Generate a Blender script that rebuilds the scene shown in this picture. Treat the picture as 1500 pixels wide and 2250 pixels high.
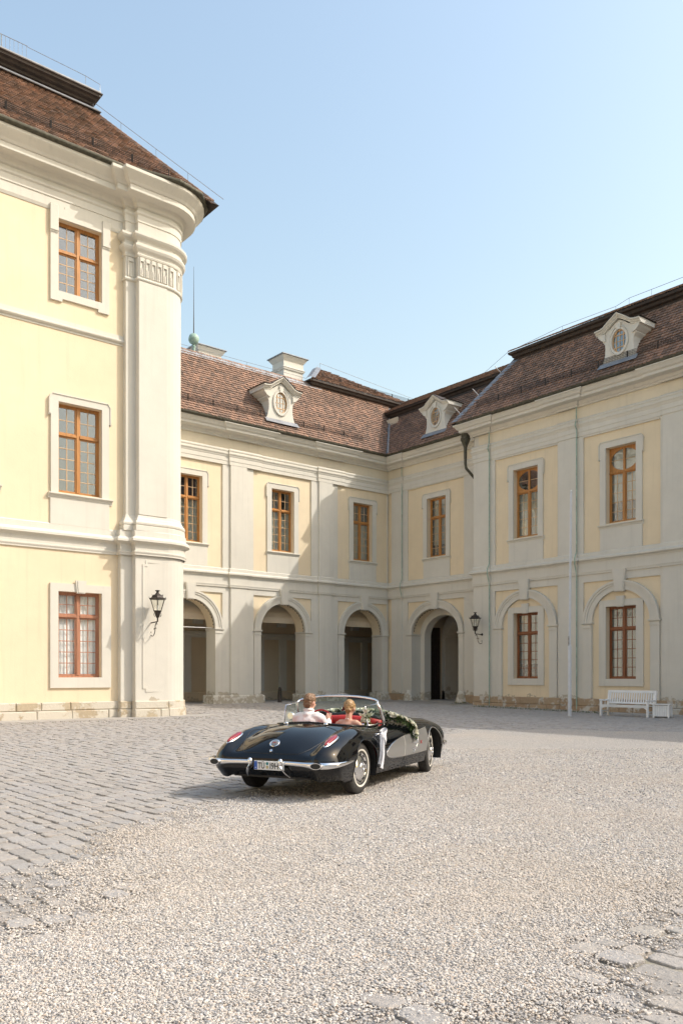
import bpy, bmesh, math, random
import numpy as np
from math import sin, cos, pi, radians, sqrt, atan2
from mathutils import Vector, Matrix
from mathutils.geometry import tessellate_polygon

for o in list(bpy.data.objects): bpy.data.objects.remove(o)
SC = bpy.context.scene
COL = SC.collection
R = random.Random(7)

# ---------------------------------------------------------------- camera
cam_d = bpy.data.cameras.new('camera'); cam = bpy.data.objects.new('camera', cam_d); COL.objects.link(cam)
cam.location = (0, 0, 1.55)
cam.rotation_euler = (radians(90), 0, -radians(39.243))
cam_d.sensor_fit = 'HORIZONTAL'; cam_d.sensor_width = 36; cam_d.lens = 44.208
cam_d.shift_y = 0.2393
cam_d.clip_start = 0.1; cam_d.clip_end = 4000
SC.camera = cam
# ---------------------------------------------------------------- sky and sun
SUN = Vector((0.76, -0.74, 1.0)).normalized()
EL = math.asin(SUN.z)
W = bpy.data.worlds.new('World'); SC.world = W; W.use_nodes = True
nt = W.node_tree; nt.nodes.clear()
wo = nt.nodes.new('ShaderNodeOutputWorld'); bg = nt.nodes.new('ShaderNodeBackground')
sky = nt.nodes.new('ShaderNodeTexSky'); sky.sky_type = 'NISHITA'; sky.sun_disc = False
sky.sun_elevation = EL; sky.sun_rotation = atan2(SUN.x, SUN.y)
sky.altitude = 300; sky.air_density = 1.95; sky.dust_density = 4.5; sky.ozone_density = 0.2
bg.inputs['Strength'].default_value = 0.15
nt.links.new(sky.outputs[0], bg.inputs['Color']); nt.links.new(bg.outputs[0], wo.inputs['Surface'])
sd = bpy.data.lights.new('sun', 'SUN'); sun = bpy.data.objects.new('sun', sd); COL.objects.link(sun)
sun.rotation_euler = (-SUN).to_track_quat('-Z', 'Y').to_euler(); sun.location = (30, -30, 40)
sd.energy = 2.0; sd.angle = radians(0.53); sd.color = (1.0, 0.95, 0.88)
SC.view_settings.view_transform = 'Standard'; SC.view_settings.look = 'None'
SC.view_settings.exposure = 0.74; SC.view_settings.gamma = 1.0; SC.view_settings.use_curve_mapping = False
SC.render.engine = 'CYCLES'
SC.cycles.max_bounces = 8; SC.cycles.transparent_max_bounces = 12

# ---------------------------------------------------------------- material helpers
def lin(c): return tuple(c) + (1.0,) if len(c) == 3 else tuple(c)
class NT:
    def __init__(s, name):
        s.m = bpy.data.materials.new(name); s.m.use_nodes = True; s.t = s.m.node_tree
        s.b = s.t.nodes['Principled BSDF']; s.out = s.t.nodes['Material Output']
    def n(s, typ, **kw):
        x = s.t.nodes.new(typ)
        for k, v in kw.items():
            if hasattr(x, k): setattr(x, k, v)
            else: x.inputs[k].default_value = v
        return x
    def l(s, a, b): s.t.links.new(a, b)
    def pos(s):
        return s.n('ShaderNodeNewGeometry').outputs['Position']
    def noise(s, scale, detail=4, vec=None, rough=.55):
        x = s.n('ShaderNodeTexNoise'); x.inputs['Scale'].default_value = scale; x.inputs['Detail'].default_value = detail
        x.inputs['Roughness'].default_value = rough
        s.l(vec if vec is not None else s.pos(), x.inputs['Vector']); return x.outputs['Fac']
    def ramp(s, fac, stops, interp='LINEAR'):
        x = s.n('ShaderNodeValToRGB'); cr = x.color_ramp; cr.interpolation = interp
        while len(cr.elements) < len(stops): cr.elements.new(0.5)
        for e, (p, c) in zip(cr.elements, stops):
            e.position = p; e.color = lin(c) if isinstance(c, (tuple, list)) else (c, c, c, 1)
        s.l(fac, x.inputs['Fac']); return x.outputs['Color']
    def mix(s, fac, a, b, typ='MIX'):
        x = s.n('ShaderNodeMix'); x.data_type = 'RGBA'; x.blend_type = typ
        for sock, v in ((x.inputs[0], fac), (x.inputs[6], a), (x.inputs[7], b)):
            if isinstance(v, (int, float)): sock.default_value = v
            elif isinstance(v, (tuple, list)): sock.default_value = lin(v)
            else: s.l(v, sock)
        return x.outputs[2]
    def math(s, op, a, b=0.0, clamp=False):
        x = s.n('ShaderNodeMath'); x.operation = op; x.use_clamp = clamp
        for sock, v in ((x.inputs[0], a), (x.inputs[1], b)):
            if isinstance(v, (int, float)): sock.default_value = v
            else: s.l(v, sock)
        return x.outputs[0]
    def bump(s, h, dist, strength=1.0):
        x = s.n('ShaderNodeBump'); x.inputs['Distance'].default_value = dist; x.inputs['Strength'].default_value = strength
        s.l(h, x.inputs['Height']); s.l(x.outputs['Normal'], s.b.inputs['Normal'])
    def col(s, v):
        if isinstance(v, (tuple, list)): s.b.inputs['Base Color'].default_value = lin(v)
        else: s.l(v, s.b.inputs['Base Color'])
    def rough(s, v):
        if isinstance(v, (int, float)): s.b.inputs['Roughness'].default_value = v
        else: s.l(v, s.b.inputs['Roughness'])
M = {}
def simple(name, c, rough=.6, metal=0.0, var=.12, scale=6.0, bump=0.0, coat=0.0):
    t = NT(name)
    f = t.noise(scale, 5)
    d = tuple(x * (1 - var) for x in c); u = tuple(min(1, x * (1 + var)) for x in c)
    t.col(t.ramp(f, [(.3, d), (.7, u)])); t.rough(rough); t.b.inputs['Metallic'].default_value = metal
    if bump: t.bump(t.noise(scale * 6, 4), bump)
    if coat: t.b.inputs['Coat Weight'].default_value = coat; t.b.inputs['Coat Roughness'].default_value = .02
    M[name] = t.m; return t.m
def plaster(name, c, dirt=(.42, .36, .27), dirt_top=1.0):
    t = NT(name)
    f1 = t.noise(.45, 5); f2 = t.noise(3.0, 6)
    base = t.ramp(f1, [(.25, tuple(x * .93 for x in c)), (.75, tuple(min(1, x * 1.05) for x in c))])
    base = t.mix(t.ramp(f2, [(.4, 0.0), (.75, .22)]), base, tuple(x * .86 for x in c))
    # rain streaks: noise stretched in z
    mp = t.n('ShaderNodeMapping'); mp.inputs['Scale'].default_value = (5, 5, .22); t.l(t.pos(), mp.inputs['Vector'])
    st = t.noise(1.0, 4, mp.outputs['Vector'])
    base = t.mix(t.ramp(st, [(.54, 0.0), (.78, .32)]), base, tuple(x * .72 for x in c))
    # flaking damp near the ground
    sx = t.n('ShaderNodeSeparateXYZ'); t.l(t.pos(), sx.inputs[0])
    hz = t.math('ADD', sx.outputs['Z'], t.math('MULTIPLY', t.noise(1.3, 6), 1.6))
    fl = t.ramp(hz, [(.0, 1.0), (1.0, 0.0)])
    fl2 = t.math('MULTIPLY', t.math('LESS_THAN', hz, dirt_top), t.ramp(t.noise(5, 5), [(.45, 0.0), (.5, .8)]))
    base = t.mix(fl2, base, dirt)
    t.col(base); t.rough(.9); t.b.inputs['Specular IOR Level'].default_value = .2
    t.bump(t.noise(28, 5), .006, .6)
    M[name] = t.m; return t.m
plaster('white_plaster', (.65, .615, .54), dirt_top=1.3)
plaster('yellow_plaster', (.765, .638, .452), dirt_top=1.15)
plaster('cream_plaster', (.72, .635, .49))
plaster('ivory_plaster', (.66, .63, .565), dirt_top=-9)
plaster('vault_plaster', (.66, .55, .41))
def stone(name, c1, c2, paint, amount):
    t = NT(name)
    isl = t.n('ShaderNodeNewGeometry').outputs['Random Per Island']
    oi = t.n('ShaderNodeObjectInfo').outputs['Random']
    r = t.math('FRACT', t.math('ADD', isl, oi))
    base = t.mix(r, c1, c2)
    base = t.mix(t.ramp(t.noise(9, 6), [(.35, 0.0), (.7, .35)]), base, tuple(x * .6 for x in c1))
    pm = t.ramp(t.noise(1.6, 7, rough=.65), [(amount - .03, 0.0), (amount + .03, 1.0)])
    base = t.mix(pm, base, paint)
    t.col(base); t.rough(.92); t.bump(t.math('ADD', t.noise(14, 6), t.math('MULTIPLY', pm, .5)), .012)
    M[name] = t.m
stone('sandstone', (.42, .31, .20), (.36, .245, .15), (.54, .50, .43), .56)
stone('pale_sandstone', (.50, .42, .30), (.42, .33, .22), (.58, .53, .44), .46)
simple('pale_stone', (.62, .575, .50), .85, var=.07, bump=.004)
def tilemat(name, a, b, c, d):
    t = NT(name)
    isl = t.n('ShaderNodeNewGeometry').outputs['Random Per Island']
    base = t.ramp(isl, [(0, a), (.35, b), (.7, c), (1, d)])
    base = t.mix(t.ramp(t.noise(.7, 5), [(.4, 0.0), (.75, .45)]), base, (.075, .055, .042))
    base = t.mix(t.ramp(t.noise(16, 5), [(.5, 0.0), (.8, .5)]), base, (.06, .05, .04))
    t.col(base); t.rough(.85); t.bump(t.noise(40, 4), .004)
    M[name] = t.m
tilemat('roof_tile', (.19, .126, .094), (.27, .168, .12), (.38, .225, .155), (.145, .102, .08))
simple('lead', (.25, .26, .28), .55, .3, var=.2, scale=3)
simple('copper_dark', (.075, .07, .05), .55, .4, var=.4, scale=8)
simple('copper_green', (.30, .42, .35), .6, .1, var=.3, scale=5)
simple('dark_timber', (.038, .025, .018), .7, var=.35, scale=4)
simple('iron', (.045, .036, .03), .55, .5, var=.3, scale=20)
simple('steel_wire', (.42, .42, .42), .45, .7)
simple('pole_paint', (.60, .61, .63), .5, var=.06)
simple('white_paint', (.78, .78, .77), .45, var=.05)
simple('curtain', (.86, .85, .83), .9, var=.06, scale=14)
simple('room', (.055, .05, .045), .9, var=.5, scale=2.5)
simple('blind', (.50, .47, .40), .9, var=.1, scale=3)
def wood(name, c):
    t = NT(name)
    mp = t.n('ShaderNodeMapping'); mp.inputs['Scale'].default_value = (18, 18, 1.6); t.l(t.pos(), mp.inputs['Vector'])
    f = t.noise(1.0, 6, mp.outputs['Vector'])
    t.col(t.ramp(f, [(.3, tuple(x * .68 for x in c)), (.7, tuple(min(1, x * 1.15) for x in c))])); t.rough(.42)
    M[name] = t.m
wood('light_wood', (.62, .41, .23)); wood('honey_wood', (.46, .205, .055)); wood('brown_wood', (.25, .085, .030)); wood('pinkish_wood', (.43, .20, .12))
def glass(name, refl, tint, rough=.0, wav=.004):
    t = NT(name); t.t.nodes.remove(t.b)
    tr = t.n('ShaderNodeBsdfTransparent'); tr.inputs['Color'].default_value = lin(tint)
    gl = t.n('ShaderNodeBsdfGlossy'); gl.inputs['Roughness'].default_value = rough; gl.inputs['Color'].default_value = (.93, .95, 1, 1)
    mx = t.n('ShaderNodeMixShader')
    fr = t.n('ShaderNodeLayerWeight'); fr.inputs['Blend'].default_value = .5
    fac = t.math('ADD', t.math('MULTIPLY', t.math('POWER', fr.outputs['Facing'], 5.0), .9), refl, True)
    bp = t.n('ShaderNodeBump'); bp.inputs['Distance'].default_value = wav; bp.inputs['Strength'].default_value = 1
    t.l(t.noise(2.2, 2), bp.inputs['Height']); t.l(bp.outputs[0], gl.inputs['Normal'])
    t.l(fac, mx.inputs[0]); t.l(tr.outputs[0], mx.inputs[1]); t.l(gl.outputs[0], mx.inputs[2]); t.l(mx.outputs[0], t.out.inputs['Surface'])
    M[name] = t.m
glass('window_glass', .15, (.88, .91, .90))
glass('sky_glass', .11, (.85, .88, .88))
glass('clear_glass', .02, (.97, .98, .98))
glass('lamp_glass', .04, (.93, .93, .9), wav=.0005)
glass('car_glass', .05, (.84, .92, .88), wav=0.0)

# ---------------------------------------------------------------- mesh helpers
OFF = {}
def tag(o, label=None, cat=None, group=None, kind=None):
    if label: o['label'] = label
    if cat: o['category'] = cat
    if group: o['group'] = group
    if kind: o['kind'] = kind
    return o
def thing(name, label, cat, loc, rotz=0.0, group=None, local_origin=None):
    o = bpy.data.objects.new(name, None); o.empty_display_size = .3; COL.objects.link(o)
    o.location = loc; o.rotation_euler = (0, 0, rotz); tag(o, label, cat, group)
    OFF[o.name] = Vector(local_origin) if local_origin is not None else Vector((0, 0, 0))
    return o
class MB:
    def __init__(s): s.v = []; s.f = []
    def add(s, vs, fs):
        k = len(s.v); s.v += [tuple(v) for v in vs]; s.f += [tuple(i + k for i in f) for f in fs]; return s
    def box(s, a, b):
        (x0, y0, z0), (x1, y1, z1) = a, b
        return s.add([(x0, y0, z0), (x1, y0, z0), (x1, y1, z0), (x0, y1, z0), (x0, y0, z1), (x1, y0, z1), (x1, y1, z1), (x0, y1, z1)],
                     [(0, 3, 2, 1), (4, 5, 6, 7), (0, 1, 5, 4), (1, 2, 6, 5), (2, 3, 7, 6), (3, 0, 4, 7)])
    def bbox(s, a, b, c=.01):
        # box with its four front (-y) edges chamfered
        (x0, y0, z0), (x1, y1, z1) = a, b
        return s.add([(x0 + c, y0, z0 + c), (x1 - c, y0, z0 + c), (x1 - c, y0, z1 - c), (x0 + c, y0, z1 - c),
                      (x0, y0 + c, z0), (x1, y0 + c, z0), (x1, y0 + c, z1), (x0, y0 + c, z1),
                      (x0, y1, z0), (x1, y1, z0), (x1, y1, z1), (x0, y1, z1)],
                     [(0, 1, 2, 3), (0, 4, 5, 1), (1, 5, 6, 2), (2, 6, 7, 3), (3, 7, 4, 0), (4, 8, 9, 5), (5, 9, 10, 6), (6, 10, 11, 7), (7, 11, 8, 4), (8, 11, 10, 9)])
    def plate(s, outer, holes, y0, y1, back=False):
        # wall sheet in xz with holes; reveals run from y0 to y1
        polys = [list(outer)] + [list(h) for h in holes]
        tr = tessellate_polygon([[Vector((p[0], p[1], 0)) for p in q] for q in polys])
        flat = [p for q in polys for p in q]
        fs = []
        for t in tr:
            a, b, c = [flat[i] for i in t]
            cr = (b[0] - a[0]) * (c[1] - a[1]) - (b[1] - a[1]) * (c[0] - a[0])
            if abs(cr) < 1e-9: continue
            fs.append(tuple(t) if cr > 0 else (t[0], t[2], t[1]))
        s.add([(p[0], y0, p[1]) for p in flat], fs)
        if back: s.add([(p[0], y1, p[1]) for p in flat], [f[::-1] for f in fs])
        for qi, q in enumerate(polys):
            area = sum(q[i][0] * q[(i + 1) % len(q)][1] - q[(i + 1) % len(q)][0] * q[i][1] for i in range(len(q)))
            n = len(q); vs = [(p[0], y0, p[1]) for p in q] + [(p[0], y1, p[1]) for p in q]
            for i in range(n):
                j = (i + 1) % n
                f = (i, i + n, j + n, j) if (area > 0) == (qi == 0) else (i, j, j + n, i + n)
                s.add([vs[k] for k in f], [(0, 1, 2, 3)])
        return s
    def sweep(s, path, prof, cap=True):
        # path: plan points (x, y); outward side is to the right of travel; prof: (out, z) open polyline
        n = len(path); P = [Vector(p) for p in path]; cols = []
        for i in range(n):
            d1 = (P[i] - P[i - 1]).normalized() if i > 0 else None
            d2 = (P[i + 1] - P[i]).normalized() if i < n - 1 else None
            if d1 is None: d1 = d2
            if d2 is None: d2 = d1
            n1 = Vector((d1.y, -d1.x)); n2 = Vector((d2.y, -d2.x))
            m = (n1 + n2) / max(.25, (1 + n1.dot(n2)))
            cols.append([(P[i].x + m.x * o, P[i].y + m.y * o, z) for o, z in prof])
        k = len(prof); vs = [v for c in cols for v in c]; fs = []
        for i in range(n - 1):
            for j in range(k - 1):
                fs.append((i * k + j, (i + 1) * k + j, (i + 1) * k + j + 1, i * k + j + 1))
        if cap:
            fs.append(tuple(range(k))[::-1]); fs.append(tuple((n - 1) * k + j for j in range(k)))
        return s.add(vs, fs)
    def tube(s, pts, r, n=8, cap=True):
        pts = [Vector(p) for p in pts]; m = len(pts); rr = r if isinstance(r, (list, tuple)) else [r] * m
        up = None; rings = []
        for i in range(m):
            d = (pts[min(i + 1, m - 1)] - pts[max(i - 1, 0)]).normalized()
            if up is None:
                up = Vector((0, 0, 1)) if abs(d.z) < .9 else Vector((1, 0, 0))
            a = (up - d * up.dot(d))
            if a.length < 1e-6: a = d.orthogonal()
            a.normalize(); b = d.cross(a); up = a
            rings.append([pts[i] + (a * cos(2 * pi * k / n) + b * sin(2 * pi * k / n)) * rr[i] for k in range(n)])
        vs = [tuple(v) for q in rings for v in q]; fs = []
        for i in range(m - 1):
            for k in range(n):
                fs.append((i * n + k, i * n + (k + 1) % n, (i + 1) * n + (k + 1) % n, (i + 1) * n + k))
        if cap: fs.append(tuple(range(n))[::-1]); fs.append(tuple((m - 1) * n + k for k in range(n)))
        return s.add(vs, fs)
    def lathe(s, prof, n=16, c=(0, 0, 0), sx=1, sy=1, cap=True):
        vs = []; fs = []
        for r, z in prof:
            for k in range(n):
                vs.append((c[0] + r * sx * cos(2 * pi * k / n), c[1] + r * sy * sin(2 * pi * k / n), c[2] + z))
        for i in range(len(prof) - 1):
            for k in range(n): fs.append((i * n + k, i * n + (k + 1) % n, (i + 1) * n + (k + 1) % n, (i + 1) * n + k))
        if cap: fs.append(tuple(range(n))[::-1]); fs.append(tuple((len(prof) - 1) * n + k for k in range(n)))
        return s.add(vs, fs)
    def prism(s, poly, y0, y1):
        return s.plate(poly, [], y0, y1, True)
    def xf(s, mat, start=0):
        for i in range(start, len(s.v)): s.v[i] = tuple(mat @ Vector(s.v[i]))
        return s
    def build(s, name, mat, parent=None, smooth=False, angle=None, me=None, loc=None):
        off = OFF.get(parent.name, Vector((0, 0, 0))) if parent is not None else Vector((0, 0, 0))
        if loc is not None: off = Vector((0, 0, 0)) + off * 0
        me = bpy.data.meshes.new(name)
        me.from_pydata([tuple(Vector(v) - off) for v in s.v], [], s.f); me.update()
        bm = bmesh.new(); bm.from_mesh(me); bmesh.ops.remove_doubles(bm, verts=bm.verts, dist=1e-5)
        bmesh.ops.recalc_face_normals(bm, faces=bm.faces); bm.to_mesh(me); bm.free()
        if mat is not None: me.materials.append(M[mat] if isinstance(mat, str) else mat)
        o = bpy.data.objects.new(name, me); COL.objects.link(o)
        if parent is not None: o.parent = parent; OFF[o.name] = off.copy()
        if loc is not None: o.location = Vector(loc) - OFF.get(parent.name, Vector((0, 0, 0)))
        if smooth:
            for p in me.polygons: p.use_smooth = True
            if angle is not None: me.set_sharp_from_angle(angle=radians(angle))
        return o
def sharedcopy(o, name, parent, loc):
    c = bpy.data.objects.new(name, o.data); COL.objects.link(c); c.parent = parent
    c.location = loc; return c
def rect(x0, x1, z0, z1): return [(x0, z0), (x1, z0), (x1, z1), (x0, z1)]
def archpoly(xc, r, zs, z0, rz=None, n=24):
    rz = rz or r
    return [(xc - r, z0), (xc + r, z0)] + [(xc + r * cos(pi * k / n), zs + rz * sin(pi * k / n)) for k in range(n + 1)]
def archring(mb, xc, zs, r0, r1, y0, y1, rz0=None, rz1=None, n=28):
    rz0 = rz0 or r0; rz1 = rz1 or r1
    out = [(xc + r1 * cos(pi * k / n), zs + rz1 * sin(pi * k / n)) for k in range(n + 1)]
    inn = [(xc + r0 * cos(pi * k / n), zs + rz0 * sin(pi * k / n)) for k in range(n + 1)]
    for k in range(n):
        q = [inn[k], out[k], out[k + 1], inn[k + 1]]
        vs = [(p[0], y0, p[1]) for p in q] + [(p[0], y1, p[1]) for p in q]
        mb.add(vs, [(0, 1, 2, 3), (1, 5, 6, 2), (0, 3, 7, 4)] + ([(0, 4, 5, 1)] if k == 0 else []) + ([(3, 2, 6, 7)] if k == n - 1 else []))
def ground_z(x, y):
    a = min(1, max(0, (x - 18) / 14)); b = min(1, max(0, (36 - y) / 14))
    return -0.17 * a * a * (3 - 2 * a) * b
# ---------------------------------------------------------------- windows
PANE = {}
def pane_obj(parent, w, h, loc, mat='window_glass'):
    key = (round(w, 3), round(h, 3), mat)
    off = OFF[parent.name]
    if key not in PANE:
        o = MB().box((-w / 2, -.003, -h / 2), (w / 2, .003, h / 2)).build('pane', mat, parent, loc=loc)
        PANE[key] = o; return o
    o = bpy.data.objects.new('pane', PANE[key].data); COL.objects.link(o); o.parent = parent
    o.location = Vector(loc) - off
    return o
def curtain_mesh(x0, x1, z0, z1, y, folds, amp=.03, seed=0, taper=0.0):
    mb = MB(); n = folds * 8; rr = random.Random(seed); vs = []; nz = 10
    ph = [rr.random() * 6 for _ in range(4)]
    for j in range(nz + 1):
        v = j / nz
        for i in range(n + 1):
            u = i / n; z = z0 + (z1 - z0) * v
            x = x0 + (x1 - x0) * (u * (1 - taper * (1 - v) * .5) + taper * .25 * (1 - v))
            yy = y + amp * sin(2 * pi * folds * u + ph[0] + .6 * sin(3 * v + ph[1])) + .4 * amp * sin(2 * pi * folds * 2.3 * u + ph[2])
            vs.append((x, yy, z))
    fs = [(j * (n + 1) + i, j * (n + 1) + i + 1, (j + 1) * (n + 1) + i + 1, (j + 1) * (n + 1) + i) for j in range(nz) for i in range(n)]
    return mb.add(vs, fs)
def window(root, x0, x1, z0, z1, y, zt, rt, rb, woodm='honey_wood', curt=None, oval=False, label=None, seed=0, detail=True):
    """casement window in the opening x0..x1, z0..z1; zt = transom height; rt/rb pane rows above/below it"""
    xc = (x0 + x1) / 2; fw = .075
    m = MB()
    m.plate(rect(x0, x1, z0, z1), [rect(x0 + fw, x1 - fw, z0 + fw, z1 - fw)], y, y + .09)
    m.bbox((xc - .055, y - .025, z0 + fw), (xc + .055, y + .06, z1 - fw), .012)
    m.bbox((x0 + .02, y - .045, zt - .05), (xc - .056, y + .05, zt + .05), .014); m.bbox((xc + .056, y - .045, zt - .05), (x1 - .02, y + .05, zt + .05), .014)
    m.box((x0 + .02, y - .03, z0 + .0), (x1 - .02, y - .002, z0 + .06))
    w = m.build('window', woodm, root)
    if label: w['label'] = label
    if not detail:
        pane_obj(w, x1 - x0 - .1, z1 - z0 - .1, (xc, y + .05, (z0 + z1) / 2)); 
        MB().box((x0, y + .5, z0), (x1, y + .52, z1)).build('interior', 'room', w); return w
    leaf = MB(); bars = MB()
    for sgn in (-1, 1):
        a, b = (x0 + fw, xc - .055) if sgn < 0 else (xc + .055, x1 - fw)
        for (c, d, rows, top) in ((z0 + fw, zt - .05, rb, False), (zt + .05, z1 - fw, rt, True)):
            if top and oval: continue
            st = .045
            leaf.plate(rect(a + .002, b - .002, c + .002, d - .002), [rect(a + st, b - st, c + st, d - st)], y + .012, y + .06)
            a2, b2, c2, d2 = a + st, b - st, c + st, d - st
            mid = (a2 + b2) / 2; bt = .014
            bars.bbox((mid - bt, y + .022, c2), (mid + bt, y + .05, d2), .005)
            ph = (d2 - c2) / rows
            for k in range(1, rows):
                for (e, g) in ((a2, mid - bt), (mid + bt, b2)):
                    bars.bbox((e, y + .024, c2 + ph * k - bt), (g, y + .048, c2 + ph * k + bt), .005)
            for k in range(rows):
                for (e, g) in ((a2, mid), (mid, b2)):
                    pane_obj(w, g - e, ph, ((e + g) / 2, y + .04, c2 + ph * (k + .5)), 'clear_glass' if curt == 'full' else ('sky_glass' if root.name == 'palace_pavilion' else 'window_glass'))
    if oval:
        zc = (zt + .05 + z1 - fw) / 2; rx = (x1 - x0) / 2 - fw - .02; rz = (z1 - fw - zt - .05) / 2 - .02
        ell = [(xc + rx * cos(2 * pi * k / 40), zc + rz * sin(2 * pi * k / 40)) for k in range(40)]
        leaf.plate(rect(x0 + fw, x1 - fw, zt + .05, z1 - fw), [ell], y + .01, y + .055)
        bars.box((xc - rx, y + .022, zc - .012), (xc + rx, y + .05, zc + .012))
        for sgn in (-1, 1):
            pl = [(xc + sgn * abs(rx * cos(-pi / 2 + pi * k / 20)), zc + rz * sin(-pi / 2 + pi * k / 20)) for k in range(21)]
            if sgn < 0: pl = pl[::-1]
            MB().prism(pl, y + .036, y + .042).build('pane', 'window_glass', w)
    leaf.build('casement_frame', woodm, w)
    bars.build('glazing_bars', 'light_wood' if woodm == 'honey_wood' else woodm, w)
    # what shows through the panes
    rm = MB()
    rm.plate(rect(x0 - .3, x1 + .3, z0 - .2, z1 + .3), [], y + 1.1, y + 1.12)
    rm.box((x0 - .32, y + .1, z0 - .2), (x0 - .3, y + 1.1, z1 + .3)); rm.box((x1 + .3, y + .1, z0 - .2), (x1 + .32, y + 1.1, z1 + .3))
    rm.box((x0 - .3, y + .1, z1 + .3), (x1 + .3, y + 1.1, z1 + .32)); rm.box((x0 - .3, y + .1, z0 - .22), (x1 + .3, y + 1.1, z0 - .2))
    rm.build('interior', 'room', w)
    if curt == 'full':
        curtain_mesh(x0 + .05, xc - .01, z0 + .05, z1 - .05, y + .16, 5, .022, seed, .12).build('curtain', 'curtain', w, True)
        curtain_mesh(xc + .01, x1 - .05, z0 + .05, z1 - .05, y + .16, 5, .022, seed + 1, .12).build('curtain', 'curtain', w, True)
    elif curt == 'blind':
        curtain_mesh(x0 + .02, x1 - .02, z0 + (z1 - z0) * .3, z1, y + .2, 4, .015, seed).build('curtain', 'blind', w, True)
    elif curt == 'low':
        curtain_mesh(x0 + .02, x1 - .02, z0, zt - .1, y + .2, 7, .02, seed).build('curtain', 'blind', w, True)
    elif curt == 'split':
        curtain_mesh(x0 + .02, x0 + .5, z0, z1, y + .2, 4, .02, seed).build('curtain', 'blind', w, True)
        curtain_mesh(x1 - .75, x1 - .02, z0, z1, y + .2, 5, .02, seed + 3).build('curtain', 'blind', w, True)
    elif curt == 'veil':
        curtain_mesh(x0 + .02, x1 - .02, z0 + (z1 - z0) * .22, z1, y + .25, 6, .02, seed).build('curtain', 'blind', w, True)
    return w
def eared_surround(root, x0, x1, z0, z1, y, fw=.30, proud=.07, ear=.07, earh=.75, name='window_surround', mat='white_plaster', notch=True):
    """stone surround with chamfered ears at the top corners and a thin raised fillet round them"""
    a, b, t = x0 - fw, x1 + fw, z1 + fw
    outer = [(a, z0), (b, z0), (b, t - earh), (b + ear, t - earh - .05), (b + ear, t - .16), (b, t - .05), (b - .05, t), (a + .05, t), (a, t - .05), (a - ear, t - .16), (a - ear, t - earh - .05), (a, t - earh)]
    m = MB(); m.plate(outer, [rect(x0, x1, z0 + .0005, z1)], y - proud, y)
    o = m.build(name, mat, root)
    # raised fillet
    e = .035
    f = MB(); pts = outer[2:]
    for p, q in zip(outer[2:-1], outer[3:]):
        d = Vector((q[0] - p[0], q[1] - p[1])).normalized(); nn = Vector((-d.y, d.x)) * e
        vs = [(p[0], p[1]), (q[0], q[1]), (q[0] + nn.x, q[1] + nn.y), (p[0] + nn.x, p[1] + nn.y)]
        f.add([(v[0], y - proud - .028, v[1]) for v in vs] + [(v[0], y - proud + .002, v[1]) for v in vs],
              [(0, 1, 2, 3), (0, 4, 5, 1), (1, 5, 6, 2), (2, 6, 7, 3), (3, 7, 4, 0)])
    f.build('fillet', mat, o)
    return o
def sill(root, x0, x1, z, y, p=.13, mat='white_plaster'):
    prof = [(-.0, z - .2), (.05, z - .2), (.05, z - .16), (.075, z - .13), (.085, z - .09), (p, z - .06), (p + .015, z - .045), (p + .015, z - .012), (p - .02, z), (-.0, z)]
    return MB().sweep([(x0, y), (x1, y)], prof).build('window_sill', mat, root)
def keystone(root, xc, zb, zt, wb, wt, y0, y1, mat='white_plaster', name='keystone'):
    m = MB(); c = .02
    m.prism([(xc - wb / 2, zb), (xc + wb / 2, zb), (xc + wt / 2, zt), (xc - wt / 2, zt)], y0, y1)
    m.prism([(xc - wb / 2 + .05, zb + .03), (xc + wb / 2 - .05, zb + .03), (xc + wt / 2 - .06, zt - .03), (xc - wt / 2 + .06, zt - .03)], y0 - .02, y0 + .01)
    return m.build(name, mat, root)
def brk(x0, x1, y, steps):
    """plan path along a wall at y with forward steps (a, b, proj)"""
    p = [(x0, y)]
    for a, b, pr in steps:
        if a <= x0 + 1e-6: p = [(x0, y - pr)]
        else: p += [(a, y), (a, y - pr)]
        if b >= x1 - 1e-6: p += [(x1, y - pr)]; return p
        p += [(b, y - pr), (b, y)]
    return p + [(x1, y)]
# ---------------------------------------------------------------- roof tiles
def tiles(mb, o, u, v, n, L, span, expo=.2, wid=.2, seed=1, lift=.0):
    """beaver-tail tiles on the plane o + u*a + v*b (u along the eave, v up the slope, n normal); span(b) -> (a0, a1)"""
    rr = random.Random(seed); o, u, v, n = Vector(o), Vector(u), Vector(v), Vector(n)
    rows = int(L / expo); V = []; F = []
    th = .045
    for r in range(rows + 1):
        b = r * expo
        a0, a1 = span(b); a = a0 - (wid / 2 if r % 2 else 0)
        while a < a1:
            w0, w1 = max(a, a0), min(a + wid, a1)
            if w1 - w0 > .05:
                j = rr.uniform(-.016, .016); q = rr.uniform(-.005, .009); tw = rr.uniform(-.006, .006); c = (w0 + w1) / 2; g = .007; hw = (w1 - w0) / 2 - g
                sh = [(-hw, .035), (-hw * .55, .004), (hw * .55, .004), (hw, .035), (hw, expo + .05), (-hw, expo + .05)]
                base = len(V)
                for k, (x, y) in enumerate(sh):
                    h = lift + th * 1.25 * (1 - y / (expo + .05)) + .012 + q + tw * x / hw
                    V.append(tuple(o + u * (c + x) + v * (b + y + j * (k < 4)) + n * h))
                for k in range(4):
                    V.append(tuple(Vector(V[base + k]) - n * (th + .012)))
                F.append(tuple(base + k for k in range(6)))
                for k in range(3): F.append((base + k, base + 6 + k, base + 7 + k, base + k + 1))
            a += wid
    k = len(mb.v); mb.v += V; mb.f += [tuple(i + k for i in f) for f in F]
    return mb
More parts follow.
